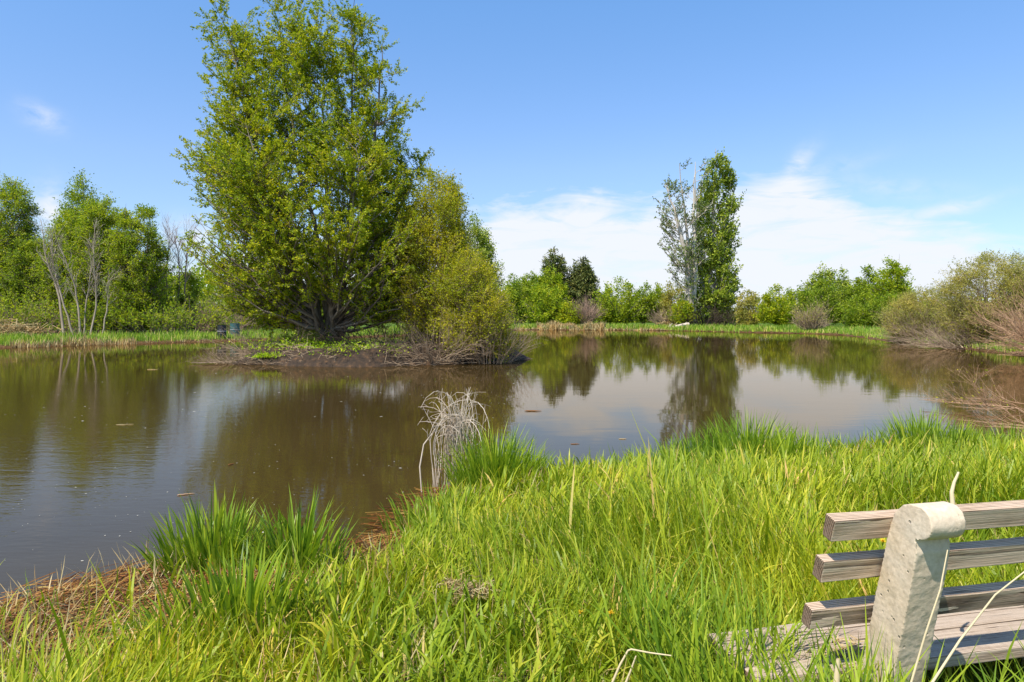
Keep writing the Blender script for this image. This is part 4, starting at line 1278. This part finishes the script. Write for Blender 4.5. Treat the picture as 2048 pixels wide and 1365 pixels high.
# arching dead shrub at the near shore
rng = np.random.default_rng(17)
DY = 7.25
DX = wx(900, DY)
n = 700
k = 14
P = np.zeros((n, k, 3))
P[:, 0] = np.stack([rng.normal(size=n) * .09 + 0.06, rng.normal(size=n) * .08, np.full(n, -.05)], 1)
ph = np.where(rng.uniform(size=n) < .6, rng.normal(size=n) * .8, math.pi + rng.normal(size=n) * .8)
til = rng.uniform(-.10, .16, n)
ln = rng.uniform(0.8, 1.55, n)
straight = rng.uniform(size=n) < .2
curl = np.where(straight, rng.uniform(-.3, .6, n), rng.uniform(1.7, 3.7, n))
ln = np.where(straight, ln * .72, ln)
hd = np.stack([np.cos(ph), np.sin(ph) * .7, 0 * ph], 1)
wob = np.zeros((n, 3))
for i in range(1, k):
    a_ = til + curl * np.clip((i / k - .40) / .60, 0, 1) ** 1.1
    wob = wob * .7 + rng.normal(size=(n, 3)) * .07
    d = np.sin(a_)[:, None] * hd + np.cos(a_)[:, None] * np.array([0, 0, 1.]) + wob
    P[:, i] = P[:, i - 1] + nrm(d) * (ln / (k - 1))[:, None]
ok_ = (np.abs(P[:, :, 0] - .04).max(1) < .37) & (P[:, :, 2].max(1) < 1.0) & (P[:, :, 2].max(1) > .62) & (P[:, -1, 2] > .22) & (np.abs(P[:, :, 1]).max(1) < .4)
P = P[ok_][:78]; n = len(P)
R = rng.uniform(.0032, .0072, n)[:, None] * (1 - .6 * np.linspace(0, 1, k)[None, :])
B1, R1 = grow(rng, P, R, 3, (.3, .95), .16, 28, .0, .2, 5, .7, .0018)
root = empty('dead_shrub', (DX, DY, 0.02))
tag(root, 'arching bundle of bleached dead stems standing at the near water edge', 'dead shrub')
root.scale = (1.05, 1.05, 1.08)
V, Qd = join([tubes(P, R, 5), tubes(B1, R1, 4)])
mesh('stems', V, Qd, M['dead_wood'], root, smooth=True)
shrub('leafy_sprig', (wx(1010, 7.2), 7.2, 0.15), 'thin yellow green sprigs right of the dead arching shrub', 'plant', None, 12, 0.55, 0.35, M['leaf_willow_yellow'], M['twig'], leaf=(0.04, 0.014), seed=71, base_r=.06,
      twigs=5, twig_len=.16, per_twig=5, stem_r=.004, leaf_from=.35, tilt=(5, 50), jit=.008, twig_r=.0015)
P = np.array([[(-.28, -.05, -.02), (-.3, -.05, .25), (-.26, -.04, .48), (-.12, -.02, .66), (0.0, 0, .75)]]) * 1.0
V, Qd = tubes(P, np.array([[.008, .008, .007, .006, .005]]), 6)
o = tag(mesh('dead_branch', V, Qd, M['dead_wood'], smooth=True), 'single curved dead branch left of the arching bundle', 'branch'); o.location = (DX, DY - .1, 0.02)

# floating sticks
rng = np.random.default_rng(18)


def stick(px, py, lpx, ang, label, r=0.008, mat='thatch'):
    Y = CAMZ * F / (py - HZ)
    ln = lpx / F * Y
    rq = np.random.default_rng(int(px))
    a = np.stack([np.linspace(-.5, .5, 8), rq.normal(size=8) * .02, rq.uniform(0, .004, 8)], 1) * np.array([ln, ln, 1])
    V, Qd = tubes(a[None], np.full((1, 8), r * .55) * rq.uniform(.7, 1.1, 8) * np.array([.4, 1, 1, 1, 1, .9, .7, .3]), 6)
    o = mesh('floating_stick', V, Qd, M[mat], smooth=True)
    o.location = (wx(px, Y), Y, r * .4); o.rotation_euler = (0, 0, ang)
    return tag(o, label, 'stick', 'sticks floating on the pond')


stick(1066, 823, 34, 0.0, 'brown stick floating right of the arching dead shrub', .02)
stick(462, 930, 16, 1.2, 'short orange stick floating before the island', .014)
stick(372, 990, 32, 0.5, 'dark reddish stick floating on the left water', .012, 'twig_red')
stick(250, 850, 34, 0.1, 'thin pale stick floating on the left water', .012, 'straw')
stick(890, 940, 50, 0.05, 'orange reed floating behind the arching dead shrub', .010)
stick(1245, 879, 16, 0.0, 'small tan stick floating on the open water', .01, 'straw')
stick(1150, 889, 18, 0.0, 'faint brown stick floating on the open water', .01)
stick(305, 740, 22, 0.0, 'pale reed floating left of the island', .02, 'straw')

# flecks of foam and seed fluff on the water
n = 620
Y = 5.0 * (24 / 5.0) ** rng.uniform(0, 1, n)
X = rng.uniform(-0.85, 0.0, n) * Y + 0.3 * rng.normal(size=n)
k_ = (sdist(X, Y) < -0.25) & (((X - ICX) / A_) ** 2 + ((Y - ICY) / B_) ** 2 > 1.3)
X, Y = X[k_], Y[k_]
C = np.stack([X, Y, np.full(len(X), .004)], 1)
sz = 0.006 * np.exp(rng.normal(size=len(X)) * .55) * 1.1 * np.clip(Y / 8, .8, 2.2)
a = rng.uniform(0, 6.28, len(X))
e1 = np.stack([np.cos(a), np.sin(a), 0 * a], 1) * sz[:, None]; e2 = np.stack([-np.sin(a), np.cos(a), 0 * a], 1) * sz[:, None] * .5
V = np.stack([C - e1, C - e2, C + e1, C + e2], 1).reshape(-1, 3)
M['fleck'] = plain('pale fluff', (0.5, 0.46, 0.36), 0.9)
tag(mesh('pond_flecks', V, np.arange(len(V)).reshape(-1, 4), M['fleck']), 'pale flecks of fluff and leaf bits floating on the left water', 'flecks', kind='stuff')

# straw clump, dandelions and dry reeds in the grass


def straw_clump(px, Y, rad, n, label, seed, z=0.12):
    rng = np.random.default_rng(seed)
    P = rng.normal(size=(n, 3)) * np.array([rad, rad, rad * .45]); P[:, 2] = np.abs(P[:, 2])
    d = nrm(rng.normal(size=(n, 3)) * np.array([1, 1, .5])) * rad * 1.1
    mid = P + rng.normal(size=(n, 3)) * rad * .2
    V, Qd = tubes(np.stack([P - d * .5, mid, P + d * .5], 1), np.full((n, 3), .0022), 3)
    x = wx(px, Y)
    o = mesh('straw_clump', V, Qd, M['straw']); o.location = (x, Y, gz(x, Y) + z)
    return tag(o, label, 'straw', 'clumps of dry straw')


straw_clump(945, 3.55, .045, 260, 'larger dry straw clump lying in the middle of the grass', 801, .17)
straw_clump(900, 3.65, .025, 90, 'small dry straw clump left of the larger one', 802, .18)
straw_clump(1030, 2.75, .04, 120, 'dry straw wisp at the bottom middle of the grass', 803, .10)

o = straw_clump(1712, 2.5, .04, 90, 'dry straw caught on the bench seat beside the support', 804, 0)
o.location.z = 0.607; o.scale = (1.7, 1.3, .35)


def dandelion(px, py, Y, label):
    x = wx(px, Y); zt = wz(py, Y); z0 = gz(x, Y)
    root = empty('dandelion', (x, Y, z0)); tag(root, label, 'flower', 'yellow dandelions in the grass')
    h = zt - z0
    V, Qd = tubes(np.array([[(0.02, 0, 0), (.008, 0, h * .5), (0, 0, h)]]), np.full((1, 3), .002), 5)
    mesh('stalk', V, Qd, M['grass_dark'], root)
    rng = np.random.default_rng(int(px))
    a = rng.uniform(0, 6.28, 60); e = rng.uniform(0, 1.2, 60)
    D = np.stack([np.cos(a) * np.cos(e), np.sin(a) * np.cos(e), np.sin(e)], 1)
    V, Qd = leaf_quads(rng, np.tile([[0, 0, h]], (60, 1)).astype(float), .014, .004, .5, D, .1)
    mesh('petals', V, Qd, M['petal'], root)


M['petal'] = plain('yellow petals', (0.75, 0.48, 0.01), 0.6)
dandelion(1162, 1226, 3.0, 'dandelion left of the other one in the lower middle grass')
dandelion(1222, 1226, 3.0, 'dandelion right of the other one in the lower middle grass')
dandelion(1765, 1083, 3.2, 'dandelion seen between the top and middle bench rails')


def dry_stalk(pts, w_, label, name='dry_stalk', mat='straw'):
    """pts (px,py,Y) up the stalk; a flat folded ribbon with some thickness"""
    Wp = np.array([(wx(a, Y), Y, wz(b_, Y)) for a, b_, Y in pts])
    base = Wp[0].copy()
    m_ = 4 * len(Wp)
    ti = np.linspace(0, 1, m_)
    Pp = np.stack([np.interp(ti, np.linspace(0, 1, len(Wp)), Wp[:, k]) for k in range(3)], 1) - base
    V, Qd = tubes(Pp[None], (w_ * (1 - .5 * ti))[None], 6)
    o = mesh(name, V, Qd, M[mat], smooth=True); o.location = base
    return tag(o, label, 'dry stalk', 'pale dry stalks around the bench')


M['straw_pale'] = plain('pale dry stalk', (0.58, 0.46, 0.26), 0.7)
dry_stalk([(1812, 1400, 1.95), (1850, 1270, 1.97), (1880, 1180, 1.99), (1895, 1100, 2.02)], .0036, 'pale dry stalk rising against the concrete bench support', mat='straw_pale')
dry_stalk([(1905, 1010, 2.40), (1903, 985, 2.41), (1908, 965, 2.42), (1917, 945, 2.43)], .0085, 'split pale reed tip standing behind the knob of the bench support', mat='straw_pale')
dry_stalk([(1855, 1380, 1.75), (1920, 1280, 1.78), (1990, 1190, 1.80), (2060, 1135, 1.82)], .0036, 'long pale stalk leaning across the right end of the bench', mat='straw_pale')
dry_stalk([(1225, 1365, 2.3), (1240, 1330, 2.3), (1258, 1298, 2.3), (1300, 1306, 2.28), (1345, 1312, 2.25)], .0045, 'broken dry reed bent over left of the bench', mat='straw_pale')
dry_stalk([(1248, 1375, 2.28), (1262, 1340, 2.28), (1272, 1312, 2.28)], .0045, 'short upright piece of dry reed under the bent one', mat='straw_pale')
dry_stalk([(1672, 1380, 2.0), (1674, 1345, 2.0), (1676, 1318, 2.0)], .011, 'broad cut straw stub before the bench seat', mat='straw_pale')

# ---------------------------------------------------------------- bench


def wood_mat(name, along_axis='X', tint=(1, 1, 1)):
    m, t, out = new_mat(name)
    tc = t.n('ShaderNodeTexCoord')
    v = tc.outputs['Object']
    g = t.n('ShaderNodeObjectInfo')
    off = t.n('ShaderNodeVectorMath', operation='ADD')
    t.l(v, off.inputs[0])
    cm = t.n('ShaderNodeCombineXYZ')
    t.l(t.math('MULTIPLY', g.outputs['Random'], 9.0), cm.inputs[0]); t.l(t.math('MULTIPLY', g.outputs['Random'], 0.3), cm.inputs[1])
    t.l(cm.outputs[0], off.inputs[1])
    vv = off.outputs[0]
    # growth rings: distance from a pith line that runs along the board
    mp = t.mapping(vv, (0.04, 1, 1), (0, 0.07, 0.05))
    wv = t.n('ShaderNodeTexWave', wave_type='RINGS', rings_direction='X', wave_profile='SAW')
    wv.inputs['Scale'].default_value = 42
    wv.inputs['Distortion'].default_value = 1.6
    wv.inputs['Detail'].default_value = 3
    wv.inputs['Detail Scale'].default_value = 1.2
    t.l(mp, wv.inputs['Vector'])
    streak = t.noise(t.mapping(vv, (3.0, 150, 150)), 1.0, 4, 0.6)
    blotch = t.noise(t.mapping(vv, (3.5, 14, 14)), 1.0, 4, 0.6)
    fine = t.noise(t.mapping(vv, (12, 420, 420)), 1.0, 2, 0.5)
    f_ = t.math('ADD', t.math('MULTIPLY', wv.outputs['Fac'], 0.42), t.math('MULTIPLY', streak, 0.40))
    f_ = t.math('ADD', f_, t.math('MULTIPLY', fine, 0.18))
    c = t.ramp(f_, [(0.32, (0.055, 0.036, 0.024)), (0.44, (0.21, 0.148, 0.10)), (0.56, (0.43, 0.335, 0.25)), (0.8, (0.62, 0.525, 0.42))])
    crack = t.ramp(t.noise(t.mapping(vv, (2.2, 95, 60), (3, 1, 2)), 1.0, 3, 0.6, 0.3), [(0.66, 0.0), (0.71, 1.0)])
    c = t.mix(t.ramp(blotch, [(0.35, 0.0), (0.7, 0.5)]), c, (0.47, 0.395, 0.325))
    c = t.mix(t.math('MULTIPLY', crack, 0.8), c, (0.07, 0.045, 0.03))
    f_ = t.math('SUBTRACT', f_, t.math('MULTIPLY', crack, 0.5))
    c = t.mix(1.0, c, tint, 'MULTIPLY')
    p = t.n('ShaderNodeBsdfPrincipled'); t.l(c, p.inputs['Base Color'])
    p.inputs['Roughness'].default_value = 0.85
    p.inputs['Specular IOR Level'].default_value = 0.15
    b = t.n('ShaderNodeBump'); b.inputs['Strength'].default_value = 1.0; b.inputs['Distance'].default_value = 0.007
    t.l(f_, b.inputs['Height']); t.l(b.outputs[0], p.inputs['Normal'])
    t.l(p.outputs[0], out.inputs['Surface'])
    return m


M['wood'] = wood_mat('weathered grey wood', tint=(1.32, 1.20, 1.08))
M['end_grain'] = wood_mat('brown end grain', tint=(0.62, 0.52, 0.45))
M['wood_seat'] = wood_mat('weathered pale seat wood', tint=(1.12, 1.08, 1.02))
m, t, out = new_mat('weathered concrete')
tc = t.n('ShaderNodeTexCoord'); v = tc.outputs['Object']
n1 = t.noise(v, 5, 5, 0.6); n2 = t.noise(v, 60, 4, 0.6)
c = t.ramp(n1, [(0.3, (0.48, 0.37, 0.24)), (0.55, (0.60, 0.475, 0.335)), (0.75, (0.65, 0.535, 0.395))])
c = t.mix(1.0, c, t.ramp(n2, [(0.3, (0.86, 0.85, 0.83)), (0.6, (1.05, 1.05, 1.05))]), 'MULTIPLY')
rust = t.ramp(t.noise(t.mapping(v, (9, 9, 3.5), (4, 1, 2)), 1.0, 4, 0.7), [(0.62, 0.0), (0.76, 0.55)])
c = t.mix(rust, c, (0.40, 0.22, 0.10))
vo = t.n('ShaderNodeTexVoronoi'); vo.inputs['Scale'].default_value = 34; t.l(v, vo.inputs['Vector'])
pit = t.math('MULTIPLY', t.ramp(vo.outputs['Distance'], [(0.10, 1.0), (0.20, 0.0)]), t.ramp(t.noise(v, 13, 2), [(0.56, 0.0), (0.64, 1.0)]))
c = t.mix(t.math('MULTIPLY', pit, 0.5), c, (0.20, 0.17, 0.13))
p = t.n('ShaderNodeBsdfPrincipled'); t.l(c, p.inputs['Base Color']); p.inputs['Roughness'].default_value = 0.9; p.inputs['Specular IOR Level'].default_value = 0.2
hgtn = t.math('SUBTRACT', t.math('MULTIPLY_ADD', n2, 0.35, t.math('MULTIPLY', n1, 0.5)), t.math('MULTIPLY', pit, 1.2))
b = t.n('ShaderNodeBump'); b.inputs['Strength'].default_value = 0.8; b.inputs['Distance'].default_value = 0.006
t.l(hgtn, b.inputs['Height']); t.l(b.outputs[0], p.inputs['Normal'])
t.l(p.outputs[0], out.inputs['Surface'])
M['concrete'] = m

M['rust'] = plain('rusty bolt', (0.10, 0.06, 0.04), 0.6, 0.4)
bench = empty('park_bench', (BO[0], BO[1], 0.0))
bench.rotation_euler = (0, 0, math.atan2(BA[1], BA[0]))
tag(bench, 'weathered timber bench with a concrete support seen from behind', 'bench')
# local axes: x along the bench, y away from the viewer, z up (world height)


def rail(y, z, x0, x1, hh_, tt_, lean, name, mat, extra=0.0):
    """board whose near top edge passes (y,z); lean tilts its top towards the viewer"""
    rr_ = random.Random(name + str(z))

    def bld(bm):
        segs = 10
        rings = []
        for i in range(segs + 1):
            x_ = x0 + (x1 - x0) * i / segs
            j = [rr_.uniform(-.0022, .0022) for _ in range(8)]
            rings.append([bm.verts.new((x_ - 0.0, yy + j[2 * q], zz + j[2 * q + 1])) for q, (yy, zz) in enumerate(((0, 0), (tt_, 0), (tt_, -hh_), (0, -hh_)))])
        for a_, b_ in zip(rings[:-1], rings[1:]):
            for q in range(4):
                bm.faces.new((a_[q], a_[(q + 1) % 4], b_[(q + 1) % 4], b_[q]))
        for e_ in (rings[0], rings[-1]):
            bm.faces.new(e_).material_index = 1
    o = solid(name, mat, bench, loc=(0, y, z), bevel=0.004, build=bld)
    o.data.materials.append(M['end_grain'])
    o.rotation_euler = (lean, 0, 0)
    return o


LEAN = math.radians(16)
rail(0.0, 1.184, 0.0, 1.72, 0.078, 0.046, LEAN, 'back_rail', M['wood'])
rail(0.051, 1.034, 0.0, 1.72, 0.078, 0.046, LEAN, 'back_rail', M['wood'])
rail(0.111, 0.849, 0.0, 1.72, 0.078, 0.046, LEAN, 'back_rail', M['wood'])
for k_, (y0, wd_, zz_) in enumerate(((0.165, 0.092, 0.606), (0.268, 0.092, 0.596), (0.371, 0.092, 0.594), (0.474, 0.07, 0.592))):
    sl_ = rail(y0, zz_, -0.175 + 0.006 * k_, 1.86, 0.045, wd_, 0.0, 'seat_slat', M['wood_seat'])
    for xb in (0.13 + 0.008 * k_, 1.42):
        solid('bolt', M['rust'], sl_, loc=(xb, wd_ * .5, 0.001), build=lambda bm: lathe(bm, [(.0085, -.004), (.0085, .002), (.006, .004), (.002, .0045)], 12))


def support(x0):
    th_ = 0.128
    far = [(0.205, 0.20), (0.185, 0.42)]
    prof = [(0.53, 0.20), (0.53, 0.46), (0.545, 0.543), (0.19, 0.557), (0.1306, 0.669), (0.058, 0.969), (0.012, 1.15), (-0.012, 1.205), (-0.045, 1.237), (-0.08, 1.2495)]
    cxk, czk, rk = -0.107, 1.197, 0.053
    for a_ in np.linspace(math.radians(95), math.radians(285), 30):
        prof.append((cxk + rk * math.cos(a_), czk + rk * math.sin(a_)))
    prof += [(-0.094, 1.135), (-0.100, 1.10), (-0.087, 1.023), (-0.025, 0.744), (0.02, 0.55), (0.03, 0.20), (0.17, 0.20), (0.19, 0.40), (0.40, 0.42), (0.42, 0.20)]

    def bld(bm):
        A0 = [bm.verts.new((x0, a_, b_)) for a_, b_ in prof]
        A1 = [bm.verts.new((x0 + th_, a_, b_)) for a_, b_ in prof]
        bm.faces.new(A0); bm.faces.new(list(reversed(A1)))
        q = len(prof)
        for i in range(q):
            bm.faces.new((A0[i], A0[(i + 1) % q], A1[(i + 1) % q], A1[i]))
        bmesh.ops.triangulate(bm, faces=[f for f in bm.faces if len(f.verts) > 4])
    o = solid('support', M['concrete'], bench, smooth=True, build=bld)
    rm = o.modifiers.new('remesh', 'REMESH'); rm.mode = 'VOXEL'; rm.voxel_size = 0.0045; rm.use_smooth_shade = True
    for nm, sc_, st_ in (('worn edge', 0.06, 0.0055), ('rough cast', 0.012, 0.0014)):
        tx = bpy.data.textures.new(nm, 'CLOUDS'); tx.noise_scale = sc_; tx.noise_depth = 2
        dm = o.modifiers.new(nm, 'DISPLACE'); dm.texture = tx; dm.strength = st_; dm.mid_level = 0.5; dm.texture_coords = 'LOCAL'
    return o


support(0.2155)
support(1.35)
